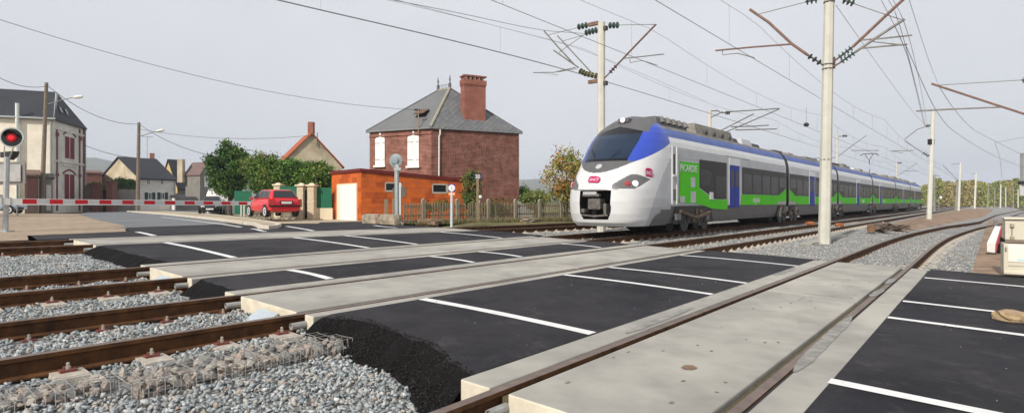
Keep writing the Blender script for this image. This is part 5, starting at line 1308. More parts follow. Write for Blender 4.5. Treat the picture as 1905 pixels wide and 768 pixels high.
# ================================================================ barrier and signals
sP, tP = gst(10, 430.5)
post = thing('crossing_signal', 'galvanised level crossing signal post with a lit red lamp', 'signal', TR(sP, tP))
PB = TR(sP, tP)
ppx = lambda x, y: at(x, y, PB.y)
b = MB(); b.tube([PB-Vector((0, 0, .1)), ppx(13, 292)], .085, 8); b.build('post', M_galv, post)
b = MB(); b.box(PB+Vector((0, 0, .0)), (.34, .34, .06)); b.build('base_plate', M_galv, post)
cl = ppx(22.5, 256); ax = Vector((.30, -1, 0)).normalized()
b = MB(); b.lathe(cl, ax, [(-.14, .20), (-.12, .30), (0, .345), (.03, .345), (.03, .305)], 28); hd = b.build('signal_head', M_galv, post)
b = MB(); b.lathe(cl+ax*.02, ax, [(0, .30), (.012, .30)], 28); b.build('target_board', M_black, post)
M_lit = mat('lit_red_lamp', (.6, .01, .02), .3, 0, emit=(1.0, .02, .03, .7)); M_lens = mat('red_lens', (.30, .008, .015), .2, 0, emit=(.8, .01, .015, .08))
b = MB(); b.lathe(cl+ax*.03, ax, [(0, .155), (.02, .145), (.03, .09)], 22); b.build('lens', M_lens, post)
b = MB(); b.lathe(cl+ax*.055, ax, [(0, .085), (.015, .08), (.02, .03)], 18); b.build('lamp', M_lit, post)
b = MB(); n_ = 14; rx = ax.cross(Vector((0, 0, 1))).normalized()
for k in range(n_):
    a0, a1 = math.pi*(.02+.96*k/n_), math.pi*(.02+.96*(k+1)/n_)
    f = lambda a, d: cl+rx*(.22*math.cos(a))+Vector((0, 0, .22*math.sin(a)))+ax*d
    b.quad(f(a0, .03), f(a1, .03), f(a1, .03+.20*math.sin(a1)), f(a0, .03+.20*math.sin(a0)))
b.build('lamp_hood', M_black, post)
for sg in (-1, 1): b = MB(); c2 = ppx(12, 300); b.tube([ppx(13+sg*4, 296), ppx(17+sg*9, 272)], .02, 5); b.build('head_bracket', M_galv, post)
b = MB(); c2 = ppx(4, 291); b.prism([ppx(0, 283), ppx(25, 281), ppx(22, 290), ppx(14, 297), ppx(12, 290), ppx(0, 293)], Vector((0, .25, 0))); b.build('second_lamp_hood', M_dark, post)
# the lowered arm
zA = ppx(10, 374.5).z; pA0 = Vector((PB.x, PB.y, 0))
armL = ST(*on_t(463, 376, tP).xy)[0]-sP
bar = thing('level_crossing_barrier', 'long lowered level crossing barrier with red and white stripes', 'barrier', Vector((PB.x, PB.y, zA)))
def bpt(l, z, o): p = TR(sP+l, tP); hw = lerp(.115, .085, max(0, l)/armL); zz = zA-.012*max(0, l)*.8; return Vector((p.x, p.y, zz+z*hw))-Vector((NX, NY, 0))*(.12+o*.045)
def bseg(l0, l1, m, nm, g=0.0):
    b = MB(); e = 1+g; o = 1+g
    b.hexa([bpt(l0, -e, -o), bpt(l1, -e, -o), bpt(l1, -e, o), bpt(l0, -e, o), bpt(l0, e, -o), bpt(l1, e, -o), bpt(l1, e, o), bpt(l0, e, o)]); b.build(nm, m, bar)
bseg(-1.6, armL, M_whitep, 'arm')
for k in range(11):
    l0 = .42+k*(armL-.42)/10.72; 
    b = MB(); l1 = min(l0+(armL-.42)/10.72*.52, armL-.01)
    b.hexa([bpt(l0, -.72, .9), bpt(l1, -.72, .9), bpt(l1, -.72, 1.06), bpt(l0, -.72, 1.06), bpt(l0, .72, .9), bpt(l1, .72, .9), bpt(l1, .72, 1.06), bpt(l0, .72, 1.06)]); b.build('stripe', M_red, bar)
M_stg = mat('grey_stripe', (.52, .53, .54), .5, .05, 5)
for k in range(10):
    st_ = (armL-.42)/10.72; l0 = .42+k*st_+st_*.52+.005; l1 = l0+st_*.48-.01; b = MB()
    b.hexa([bpt(l0, -.72, .9), bpt(l1, -.72, .9), bpt(l1, -.72, 1.04), bpt(l0, -.72, 1.04), bpt(l0, .72, .9), bpt(l1, .72, .9), bpt(l1, .72, 1.04), bpt(l0, .72, 1.04)]); b.build('stripe', M_stg, bar)
for l in (-.10, .12): bseg(l-.025, l+.025, M_galv, 'clamp', .12)
# grey board and parked car behind the post at the picture's edge
b = MB(); Yb = 40; b.prism([at(-30, 301, Yb), at(44, 301, Yb), at(47, 304, Yb), at(47, 341, Yb), at(44, 344, Yb), at(-30, 344, Yb)], Vector((0, .08, 0)))
sg_ = thing('notice_board', 'grey notice board seen from behind, beside the red signal', 'board', at(10, 400, Yb)); b.build('panel', mat('board_grey', (.20, .19, .175), .7, .1, 4), sg_)
b = MB(); b.prism([at(-20, 306, Yb-.1), at(38, 306, Yb-.1), at(38, 338, Yb-.1), at(-20, 338, Yb-.1)], Vector((0, .04, 0))); b.build('inset', mat('board_pale', (.36, .36, .36), .6, .2, 2), sg_)
for x in (-10, 32): b = MB(); b.tube([at(x, 344, Yb+.05), at(x, 402, Yb+.05)], .05, 6); b.build('leg', M_steel, sg_)
# signal seen from behind, on the far side of the road
pS = gp(739, 414); sr = thing('crossing_signal', 'level crossing signal seen from behind, in front of the orange garage', 'signal', pS); qs = lambda x, y, d=0: at(x, y, pS.y+d)
b = MB(); b.tube([pS-Vector((0, 0, .1)), qs(738, 315)], .10, 8); b.build('post', M_galv, sr)
b = MB(); b.tube([qs(744.5, 408), qs(744.5, 340)], .04, 6); b.build('cable_duct', M_whitep, sr)
b = MB(); b.lathe(qs(736.5, 299, .1), (-.25, -1, 0), [(-.10, .26), (0, .30), (.02, .30), (.05, .18), (.12, .14), (.13, .02)], 22); b.build('signal_head', mat('head_grey', (.24, .28, .29), .5, .1, 5), sr)
b = MB(); b.prism([qs(736, 312), qs(733, 300), qs(737, 293), qs(740, 300), qs(742, 312)], Vector((0, .08, 0))); b.build('bracket', M_galv, sr)
b = MB(); b.box(qs(740, 315), (.3, .2, .12)); b.build('collar', M_galv, sr)
b = MB(); b.box(qs(750, 357, .05), (.26, .10, .42)); b.build('equipment_box', mat('box_olive', (.13, .11, .08), .7, .15, 5), sr)
b = MB(); b.box(qs(733, 358, .05), (.10, .1, .38)); b.build('equipment_box', mat('box_olive', (.13, .11, .08), .7, .15, 5), sr)
# weathered concrete kerb stones with a pink paint mark
M_oldc = mat('old_concrete', (.33, .28, .21), .95, .25, 4, .6, 20, big=.2, bigscale=.8)
def lump(name, c, d, rz, m, label, cat, group=None, seed=1, amp=.12):
    r = random.Random(seed); bm = bmesh.new(); bmesh.ops.create_cube(bm, size=1); bmesh.ops.subdivide_edges(bm, edges=bm.edges, cuts=3, use_grid_fill=True)
    for v in bm.verts:
        q = Vector(v.co); k = max(abs(q.x), abs(q.y), abs(q.z)); rd = q.normalized()*.58; q = q.lerp(rd, .35); q += Vector((r.gauss(0, 1), r.gauss(0, 1), r.gauss(0, 1)))*amp*.22
        v.co = Matrix.Rotation(rz, 3, 'Z') @ Vector((q.x*d[0], q.y*d[1], (q.z+.5)*d[2]))
    me = bpy.data.meshes.new(name); bm.to_mesh(me); bm.free(); me.materials.append(m); o = link(name, me); o.location = c; return tag(o, label, cat, group)
dirk = math.atan2((gp(745, 418)-gp(676, 415)).y, (gp(745, 418)-gp(676, 415)).x)
for (x, y, w, lab) in ((693, 415.5, 1.15, 'weathered concrete kerb block by the garage, with a pink paint mark'), (727, 417, 1.15, 'weathered concrete kerb block at the foot of the grey signal')):
    p = gp(x, y); lump('concrete_block', p-Vector((0, 0, .08)), (w, .4, .46), dirk, M_oldc, lab, 'concrete block', 'kerb blocks in front of the garage', int(x))
p = gp(702, 416); lump('paint_bag', p-Vector((0, .10, -.02)), (.18, .12, .36), .3, mat('pink_plastic', (.62, .16, .17), .6, .15, 8), 'pink plastic marker on the concrete block', 'marker', None, 5)
for i, (x, y, w, lab) in enumerate(((660, 417, .5, 'brown earth lump left of the fence posts'), (795, 416, .9, 'low pile of brown earth at the foot of the picket fence, left of the blue sign'), (985, 411.5, 1.0, 'broken grey concrete slab lying by the far track'), (978, 407, .5, 'small pale concrete chunk behind the broken slab'))):
    if i: lump('rubble', gp(x, y)-Vector((0, 0, .1)), (w, .45, .28 if i != 2 else .22), .5*i, M_oldc if i > 1 else M_soil, lab, 'rubble', None, 20+i, .25)
# blue and orange station sign, "30" sign, white lamp
pQ = gp(840, 419); sq = thing('platform_sign', 'small blue sign with white ring over an orange panel, on a white post', 'sign', pQ); zq = lambda x, y, d=0: at(x, y, pQ.y+d)
b = MB(); b.tube([pQ-Vector((0, 0, .1)), zq(840.5, 346, .04)], .05, 8); b.build('post', mat('pale_post', (.55, .58, .6), .5, .08, 5), sq)
def flat(parent, nm, x0, y0, x1, y1, fn, m, d=0., th=.03): b = MB(); b.prism([fn(x0, y1, d), fn(x1, y1, d), fn(x1, y0, d), fn(x0, y0, d)], Vector((0, th, 0))); return b.build(nm, m, parent)
flat(sq, 'panel', 834.5, 342.5, 846.5, 357, zq, mat('sign_blue', (.05, .035, .24), .5, .05, 5)); flat(sq, 'panel', 834.5, 357.3, 846.5, 364, zq, mat('sign_orange', (.75, .26, .06), .5, .05, 5)); flat(sq, 'stripe', 835.5, 360, 845.5, 361.6, zq, M_whitep, -.01, .012)
c = zq(840.5, 349.7); b = MB(); b.lathe(c-Vector((0, .012, 0)), (0, -1, 0), [(0, .128), (.012, .128)], 20); b.build('ring', M_whitep, sq)
put_text('symbol', 'i', .17, frame_M(c-Vector((0, .03, 0))-worg(sq), (1, 0, 0), (0, 0, 1)), mat('sign_blue', (.05, .035, .24), .5, .05, 5), sq)
p3 = gp(888.5, 413); s30 = thing('speed_sign', 'dark blue trackside sign reading 30 on a brown post', 'sign', p3); z3_ = lambda x, y, d=0: at(x, y, p3.y+d)
b = MB(); b.box((p3.x, p3.y+.04, (p3.z+z3_(888, 326).z)/2), (.11, .09, z3_(888, 326).z-p3.z+.1)); b.build('post', mat('post_brown', (.22, .17, .11), .85, .2, 6), s30)
flat(s30, 'panel', 882, 323, 895, 334.5, z3_, mat('sign_navy', (.012, .03, .075), .5, .05, 5))
cc = z3_(888.5, 328.8); put_text('lettering', '30', .24, frame_M(cc-Vector((0, .008, 0))-worg(s30), (1, 0, 0), (0, 0, 1)), M_whitep, s30)
pl_ = gp(892.5, 411); lm = thing('marker_lamp', 'small white round lamp on a thin stake beside the 30 sign', 'lamp', pl_); b = MB(); b.tube([pl_, at(892.5, 372, pl_.y)], .03, 6); b.build('stake', M_sleeper, lm); b = MB(); b.lathe(at(893.5, 366.5, pl_.y), (.2, -1, 0), [(-.06, .05), (-.02, .085), (.03, .07), (.05, .02)], 12); b.build('lamp', M_whitep, lm)
# ================================================================ picket fence
M_picket = mat('weathered_picket', (.235, .195, .125), .9, .2, 5, .3, 30); M_fpost = mat('fence_post_concrete', (.25, .225, .165), .9, .2, 4, .3, 30)
F0, F1 = gp(752, 416), gp(1095, 406.5); fd = (F1-F0); FL = Vector((fd.x, fd.y)).length; fdir = Vector((fd.x, fd.y, 0)).normalized(); fn_ = Vector((fdir.y, -fdir.x, 0))
fence = thing('picket_fence', 'old picket fence with concrete posts between house and track', 'fence', F0); faz = math.atan2(fdir.y, fdir.x)
pm = MB(); pm.hexa([Vector((x*.028, y*.012, z)) for z in (0, .78) for x, y in ((-1, -1), (1, -1), (1, 1), (-1, 1))]); pm.prism([(-.028, -.0119, .78), (.028, -.0119, .78), (0, -.0119, .83)], (0, .0238, 0)); pmesh = pm.mesh('picket', M_picket)
n_ = int(FL/.135)
for k in range(n_):
    p = F0.lerp(F1, k/n_); o = link('picket', pmesh); o.parent = fence; o.location = p-F0+Vector((0, 0, .02+random.gauss(0, .008))); o.rotation_euler = (0, random.gauss(0, .02), faz)
for h in (.28, .66): b = MB(); b.hexa([F0+fn_*-.015+Vector((0, 0, h)), F1+fn_*-.015+Vector((0, 0, h)), F1+fn_*-.045+Vector((0, 0, h)), F0+fn_*-.045+Vector((0, 0, h))]+[F0+fn_*-.015+Vector((0, 0, h+.07)), F1+fn_*-.015+Vector((0, 0, h+.07)), F1+fn_*-.045+Vector((0, 0, h+.07)), F0+fn_*-.045+Vector((0, 0, h+.07))]); b.build('fence_rail', M_picket, fence)
for x in (787, 850, 908, 958, 1003, 1043, 1080):
    k = Plane(F0, math.atan2(fdir.x, fdir.y)).l(x)/FL; p = F0.lerp(F1, k); b = MB(); b.box(p+Vector((0, 0, .45))+fn_*.02, (.15, .13, 1.0), faz); b.prism([p+fdir*(-.075)+Vector((0, 0, .95))+fn_*.085, p+fdir*.075+Vector((0, 0, .95))+fn_*.085, p+fdir*.0+Vector((0, 0, 1.03))+fn_*.085], fn_*-.13); b.build('post', M_fpost, fence)
for x in (716, 731): p = gp(x, 412.5); b = MB(); b.box(p+Vector((0, .3, .5)), (.14, .13, 1.1), .4); b.box(p+Vector((0, .3, .9)), (.2, .06, .06), .4); b.solo('fence_post', M_fpost, 'broken concrete fence post left of the grey signal, '+('farther from it' if x < 720 else 'next to it'), 'post', 'lone fence posts by the garage')
# ================================================================ garden wall, green panels, pillars
M_pillar = mat('stone_pillar', (.56, .48, .34), .9, .15, 5, .4, 20); M_green = mat('green_sheet', (.010, .13, .068), .6, .1, 4); M_wallc = mat('cream_low_wall', (.66, .57, .42), .9, .08, 2, .1, 40)
Yw = 33.0
def pillar(px, top, Y, w, label, cap=True):
    p = at(px, 376, Y); zt = H+(YH-top)/F*Y; r = thing('gate_pillar', label, 'pillar', Vector((p.x, p.y, .35)), group='stone gate pillars'); z = .3
    while z < zt-.02:
        b = MB(); e = min(z+.24, zt); b.box((p.x, p.y, (z+e)/2), (w*random.uniform(.97, 1.03), w, e-z-.012), D(-8)); b.build('stone', M_pillar, r); z += .24
    b = MB(); b.box((p.x, p.y, (.3+zt)/2), (w*.9, w*.9, zt-.32), D(-8)); b.build('core', M_wallc, r)
    b = MB(); b.box((p.x, p.y, zt+.03), (w+.14, w+.14, .08), D(-8)); b.hexa([Vector((p.x+x*w*.5, p.y+y*w*.5, zt+.07)) for x, y in ((-1, -1), (1, -1), (1, 1), (-1, 1))]+[Vector((p.x+x*w*.12, p.y+y*w*.12, zt+.17)) for x, y in ((-1, -1), (1, -1), (1, 1), (-1, 1))]); b.build('cap', M_wallc, r)
pillar(518, 345, 36.5, .42, 'white-capped gate pillar behind the red car'); pillar(561, 346, Yw, .38, 'stone gate pillar just right of the red car'); pillar(580.5, 346, Yw-.2, .38, 'stone gate pillar left of the rightmost green panel')
b = MB(); pw = Plane(at(566, 376, Yw), D(90)); pw.pbox(b, 567.5, 353, 575, 407, -.05, .02); b.solo('garden_gate', mat('black_gate', (.02, .018, .02), .5, .2, 5), 'narrow black garden gate between two stone pillars', 'gate')
b = MB(); pw.pbox(b, 586, 387, 619, 412, -.2, .05); b.solo('garden_wall', M_wallc, 'low cream wall under the green panels, left of the garage', 'wall')
b = MB(); pw.pbox(b, 540, 372, 555, 405, -.25, -.02); b.solo('garden_wall', M_wallc, 'low cream wall behind the red car', 'wall')
for (a, t, c, e, lab, Y) in ((585.5, 349, 600, 387, 'dark green fence panel right of the stone pillars', Yw), (600.3, 349, 617, 387, 'dark green fence panel touching the orange garage', Yw), (520, 347, 538, 374, 'dark green fence panel behind the red car, left half', 35.2), (538.3, 347, 554.5, 374, 'dark green fence panel behind the red car, right half', 34.6), (436, 355, 468, 398, 'dark green gate sheet behind the end of the barrier', 40)):
    pl = Plane(at(a, 376, Y), D(90)); b = MB(); l0, l1, z0_, z1_ = pl.rect(a, t, c, e); r = thing('green_fence', lab, 'fence', pl.pt(l0, z0_)); pl.box(b, l0, l1, z0_, z1_, -.03, 0); b.build('sheet', M_green, r)
    n_ = max(2, int((l1-l0)/.10))
    for k in range(1, n_): b = MB(); x = lerp(l0, l1, k/n_); pl.box(b, x-.006, x+.006, z0_+.02, z1_-.02, 0, .012); b.build('rib', M_green, r)
for x in (449, 454.5): b = MB(); p = at(x, 376, 38.5); b.tube([Vector((p.x, p.y, .4)), Vector((p.x, p.y, H+.05))], .06, 6); b.solo('marker_post', M_greyw, 'short pale post at the barrier end, '+('left one' if x < 450 else 'right one'), 'post', 'pale posts by the barrier end')
# ================================================================ cars
def make_car(name, label, paint, loc, rz, plate_rear=True, hood=.95):
    root = thing(name, label, 'car', loc, rz); L_ = 1.92
    st = [(-1.96, .66, .36, .80), (-1.92, .77, .28, .94), (-1.74, .82, .25, .99), (-1.2, .84, .22, .98), (-.5, .84, .20, .96), (.4, .84, .20, .95), (1.0, .83, .21, .93), (1.5, .80, .23, .84), (1.80, .72, .28, .72), (1.92, .57, .36, .60)]
    b = MB(); n = 9
    for (x, w, zb, zt) in st:
        ring = [(-w*.90, zb), (-w, zb+.14), (-w*1.0, lerp(zb, zt, .55)), (-w*.96, zt-.06), (-w*.80, zt), (w*.80, zt), (w*.96, zt-.06), (w, lerp(zb, zt, .55)), (w, zb+.14), (w*.90, zb)]
        b.v += [(x, y, z) for y, z in ring]
    m = 10
    for i in range(len(st)-1):
        for k in range(m): b.f.append((i*m+k, i*m+(k+1) % m, (i+1)*m+(k+1) % m, (i+1)*m+k)); b.m.append(0)
    b.f += [tuple(range(m)), tuple(range((len(st)-1)*m, len(st)*m))]; b.m += [0, 0]
    body = b.build('body', paint, root, smooth=True, local=True); sm_ = body.modifiers.new('sub', 'SUBSURF'); sm_.levels = 1; sm_.render_levels = 1
    RB, FB, FT, RT = (-1.86, .93, .77), (1.12, .91, .75), (.30, 1.44, .53), (-1.42, 1.42, .51)
    g = lambda p, s: Vector((p[0], s*p[2], p[1])); b = MB()
    c = [g(RB, -1), g(FB, -1), g(FB, 1), g(RB, 1), g(RT, -1), g(FT, -1), g(FT, 1), g(RT, 1)]; b.hexa(c); cab = b.build('cabin', paint, root, local=True, bevel=.13); cab.modifiers[0].segments = 4; cab.data.polygons.foreach_set('use_smooth', [True]*6)
    def pane(q, u0, u1, v0, v1, nm='window', push=.006):
        def f(u_, v_): return q[0].lerp(q[1], u_).lerp(q[3].lerp(q[2], u_), v_)
        nn = (q[1]-q[0]).cross(q[3]-q[0]).normalized(); cc = sum(q, Vector())/4; nn = nn if nn.dot(cc-Vector((-.3, 0, 1.0))) > 0 else -nn
        b = MB(); b.prism([f(u0, v0)+nn*push, f(u1, v0)+nn*push, f(u1, v1)+nn*push, f(u0, v1)+nn*push], nn*.006); b.build(nm, M_glass, cab, local=True)
    for s in (-1, 1):
        q = [g(RB, s), g(FB, s), g(FT, s), g(RT, s)]; pane(q, .10, .30, .14, .86); pane(q, .33, .60, .14, .88); pane(q, .63, .92, .14, .88)
    pane([g(RB, -1), g(RB, 1), g(RT, 1), g(RT, -1)], .08, .92, .16, .88, 'rear_window'); pane([g(FB, -1), g(FB, 1), g(FT, 1), g(FT, -1)], .07, .93, .08, .92, 'windscreen')
    for x in (-1.22, 1.22):
        for s in (-1, 1):
            b = MB(); b.lathe((x, s*.66, .30), (0, s, 0), [(0, .20), (0, .30), (.16, .30), (.18, .28), (.18, .20)], 18); w = b.build('wheel', M_black, root, local=True)
            b = MB(); b.lathe((x, s*.66, .30), (0, s, 0), [(.13, .225), (.18, .22), (.184, .17), (.174, .06), (.19, .05), (.191, .001)], 14); b.build('rim', mat('alloy_rim', (.62, .63, .64), .4, .1, 6, metal=.2), w, local=True)
            b = MB(); n_ = 10; arc = [(x+.37*math.cos(math.pi*k/n_), .30+.37*math.sin(math.pi*k/n_)) for k in range(n_+1)]; b.prism([(px_, s*.835, pz) for px_, pz in arc], (0, s*-.02, 0)); b.build('wheel_arch', M_black, root, local=True)
    b = MB(); b.hexa([Vector((x, y*.80, z)) for z in (.54, .62) for x, y in ((-1.985, -1), (-1.80, -1.05), (-1.80, 1.05), (-1.985, 1))]); b.build('rear_bumper_strip', M_black, root, local=True)
    b = MB(); b.hexa([Vector((x, y*.74, z)) for z in (.36, .48) for x, y in ((1.72, -1.06), (1.95, -.7), (1.95, .7), (1.72, 1.06))]); b.build('front_bumper_strip', M_black, root, local=True)
    for s in (-1, 1):
        b = MB(); b.hexa([Vector((x, s*y, z)) for z in (.64, .92) for x, y in ((-1.97, .62), (-1.70, .62), (-1.68, .835), (-1.88, .835))]); b.build('tail_light', mat('tail_light_red', (.38, .015, .02), .15, .1, 5, spec=.6), root, local=True)
        b = MB(); b.hexa([Vector((x, s*y, z)) for z in (.52, .68) for x, y in ((1.60, .40), (1.90, .38), (1.80, .64), (1.55, .74))]); b.build('headlight', mat('car_headlight', (.7, .7, .7), .1, 0, spec=.7), root, local=True)
        b = MB(); b.box((.72, s*.86, .98), (.14, .16, .11)); b.build('wing_mirror', paint, root, local=True, bevel=.03)
    b = MB(); b.box((-1.975, 0, .76), (.02, .64, .16)); b.build('plate_recess', M_black, root, local=True); b = MB(); b.box((-1.985, 0, .75), (.02, .52, .11)); b.build('number_plate', M_whitep, root, local=True); b = MB(); b.box((1.955, 0, .42), (.02, .52, .12)); b.build('number_plate', M_whitep, root, local=True)
    return root
cr = at(507, 403, 31.0)
make_car('parked_car', 'red hatchback parked on the verge with its tail to the road', mat('car_red', (.60, .010, .018), .25, .03, 2, spec=.5, coat=.5), Vector((cr.x, cr.y, cr.z)), D(90+42))
cb_ = at(395, 398, 47); make_car('parked_car', 'black hatchback facing the road under the barrier', mat('car_black', (.012, .013, .018), .25, .03, 2, spec=.5, coat=.5), Vector((cb_.x, cb_.y, cb_.z)), D(-68))
cw = at(-14, 398, 42); make_car('parked_car', 'pale blue car half cut off by the left edge', mat('car_blue', (.30, .38, .48), .25, .03, 2, spec=.5, coat=.5), Vector((cw.x, cw.y, cw.z)), D(20))
lump('covered_trailer', at(413, 400, 49.5), (2.1, 1.6, 2.3), .2, mat('white_tarp', (.78, .78, .78), .6, .08, 2), 'white tarpaulin covered trailer behind the black car', 'trailer', None, 9, .1)
# ================================================================ lamp poles and cables of the village
M_pole = mat('old_pole', (.20, .16, .12), .9, .2, 4, .3, 20)
def lamp_pole(xb, xt, top, Y, arm_, label):
    bs = at(xb, YH+(H-.36)*F/Y, Y); tp = at(xt, top, Y); r = thing('lamp_pole', label, 'lamp pole', bs, group='street lamp poles of the village')
    b = MB(); b.tube([bs-Vector((0, 0, .2)), tp], [.20, .14], 8); b.build('pole', M_pole, r)
    for k in range(10):
        p = bs.lerp(tp, .15+.07*k); b = MB(); b.box(p, (.42, .03, .05)); b.build('step_band', M_steel, r)
    b = MB(); b.tube([at(x, y, Y) for x, y in arm_[:-1]], .04, 5); b.build('lamp_arm', M_steel, r)
    (x1, y1), (x0, y0) = arm_[-1], arm_[-2]; b = MB(); p0, p1 = at(x0, y0, Y), at(x1, y1, Y); b.lathe(p0, p1-p0, [(0, .05), (.1, .13), (.55, .16), (.85, .09), (.88, .02)], 10); b.build('lamp_head', mat('lamp_head', (.62, .62, .58), .5, .08, 5), r)
    return tp
t1 = lamp_pole(77, 86.5, 154, 52, [(89, 194), (115, 186), (136, 181.5), (152, 180)], 'tall lamp pole in front of the cream house wall')
t2 = lamp_pole(256, 258.5, 228, 60, [(260, 254), (275, 249), (290, 245), (301, 242.5)], 'lamp pole in front of the small white house')
def cable(name, label, pts, r=.025): b = MB(); b.tube(pts, r, 5); return b.solo(name, M_black, label, 'cable', 'cables over the village')
def hang(a, c, sag, n=14): return [Vector(a).lerp(Vector(c), k/n)-Vector((0, 0, sag*4*(k/n)*(1-k/n))) for k in range(n+1)]
cable('phone_cable', 'thick cable from the left edge down to the tall lamp pole', hang(at(-60, 105, 40), at(87, 160.5, 52), .8), .024)
cable('phone_cable', 'thick cable sagging between the two lamp poles', hang(at(90, 161, 52), at(257, 231, 60), .9), .024)
cable('phone_cable', 'thick cable from the second lamp pole into the dark green tree', hang(at(259, 231, 60), at(410, 293, 47), .5), .022)
cable('phone_cable', 'long thin cable from upper left to the bracket on the brick house', hang(at(-40, 24, 22), pf.pt(pf.l(779), pf.lz(780, 205)[1], .15), .75, 24), .011)
cable('phone_cable', 'thin cable between the tall house and the lamp pole', hang(at(157, 270, 58), at(257, 294, 60), .25), .025)
cable('phone_cable', 'thin cable from the second lamp pole to the tan gable house', hang(at(259, 240, 60), at(580, 252, 52.5), .6), .016)
# ================================================================ right edge: cabinet, barrier counterweight, stone
M_cab = mat('cream_cabinet', (.62, .575, .46), .6, .08, 3, big=.12, bigscale=1.0)
pc_ = gp(1868, 514); cabn = thing('relay_cabinet', 'cream two-tier trackside relay cabinet at the right edge', 'cabinet', pc_); pk = Plane(pc_, D(126))
def cbx(nm, a, t, c, e, o0, o1, m=M_cab, bv=.01): b = MB(); pk.pbox(b, a, t, c, e, o0, o1); return b.build(nm, m, cabn, bevel=bv)
cbx('lower_box', 1867, 453, 1990, 513, -.6, 0); cbx('upper_box', 1870, 409, 1990, 449, -.55, -.02); cbx('plinth', 1867, 503, 1990, 516, -.55, .02); cbx('lid', 1868, 404.5, 1990, 410, -.58, .02)
cbx('door_panel', 1875, 455, 1990, 492, -.01, .012, mat('panel_white', (.78, .74, .66), .6, .1, 4)); cbx('base_panel', 1875, 492.5, 1990, 500, -.01, .010, mat('panel_olive', (.42, .40, .32), .6, .1, 4))
for y in (419, 443): cbx('hinge_latch', 1879, y-4, 1887, y+4, -.02, .02, mat('latch_metal', (.35, .31, .24), .5, .2, 6, metal=.4))
cbx('latch_bar', 1882, 424, 1883.5, 440, -.02, .012, M_steel); cbx('padlock', 1869.5, 459, 1872.5, 467, .0, .03, M_steel); cbx('spray_mark', 1893, 482, 1990, 489, .011, .0135, mat('cyan_spray', (.35, .66, .72), .6, .15, 9), 0)
pw_ = gp(1846, 472); cwt = thing('barrier_counterweight', 'white and red barrier counterweight box left of the relay cabinet', 'counterweight', pw_); qw = lambda x, y, d=0: at(x, y, pw_.y+d)
b = MB(); b.hexa([qw(1836, 468.5), qw(1851, 470.5), qw(1861, 441, 1.1), qw(1850, 440, 1.1), qw(1836, 451), qw(1852, 453), qw(1862, 421, 1.1), qw(1851, 420, 1.1)]); b.build('weight', mat('weight_white', (.72, .71, .68), .5, .06, 5), cwt, bevel=.01)
b = MB(); b.hexa([qw(1851.3, 470.5), qw(1853.2, 470.5), qw(1863.2, 441, 1.1), qw(1861.3, 441, 1.1), qw(1852.3, 453), qw(1854.2, 453), qw(1864.2, 421, 1.1), qw(1862.3, 421, 1.1)]); b.build('red_side', mat('faded_red', (.48, .08, .10), .6, .15, 6), cwt)
for (x, y, d) in ((1857, 459, .35), (1861, 446, .8)): b = MB(); b.box(qw(x, y+3, d), (.06, .2, .24), .4); b.build('bracket', M_black, cwt)
b = MB(); b.tube([qw(1853, 428, 1.2), qw(1852, 410, 1.2)], .05, 6); b.tube([qw(1858, 470, .5), qw(1858, 488, .5)], .04, 6); b.build('stand', M_steel, cwt)
# sandstone lump on the asphalt
p = gp(1898, 600); lump('sandstone_block', p-Vector((0, -.10, .02)), (.30, .26, .13), .2, mat('sandstone', (.40, .29, .17), .9, .25, 8, .8, 30), 'tan sandstone lump lying on the asphalt at the right edge', 'stone', None, 31, .14)
# debris beside the middle mast
def log_(p, d, r, L_, label): b = MB(); d = Vector(d).normalized(); b.lathe(Vector(p), d, [(0, r*.9), (0.001, r), (L_*.5, r*.95), (L_, r)], 10, 0); return b.solo('timber', mat('old_timber', (.23, .13, .075), .9, .3, 6, .4, 20), label, 'timber')
p = gp(1620, 430); log_(p+Vector((0, 0, .10)), (.5, .8, .05), .16, .7, 'rusty orange round timber right of the middle mast')
p = gp(1640, 428); lump('scrap_pile', p-Vector((0, 0, .05)), (.75, .6, .36), .5, mat('scrap', (.13, .10, .08), .9, .4, 9, .6, 20), 'dark scrap heap between the tracks right of the middle mast', 'scrap', None, 41, .35)
p = gp(1672, 425); lump('scrap_pile', p-Vector((0, 0, .05)), (.8, .6, .22), .2, MATS['scrap'], 'flatter scrap heap farther right between the tracks', 'scrap', None, 42, .35)
for x, y in ((1507, 418), (1562, 421)): p = gp(x, y); lump('rail_lubricator', p, (.35, .3, .16), .4, mat('rust_orange', (.36, .13, .05), .9, .25, 8), 'rust orange box at the rail '+('left' if x < 1540 else 'right')+' of the middle mast foot', 'box', 'orange boxes by the rail', int(x), .2)
# cable trough and a buried slab in the ballast, ties
b = MB(); a, c = gst(1500, 449), gst(1570, 434); b.hexa([TR(a[0], a[1]-.15, -.12), TR(c[0], c[1]-.15, -.12), TR(c[0], c[1]+.15, -.12), TR(a[0], a[1]+.15, -.12), TR(a[0], a[1]-.15, -.055), TR(c[0], c[1]-.15, -.055), TR(c[0], c[1]+.15, -.055), TR(a[0], a[1]+.15, -.055)]); b.solo('cable_trough', M_conc, 'flush pale cable trough cover beside the middle mast', 'trough')
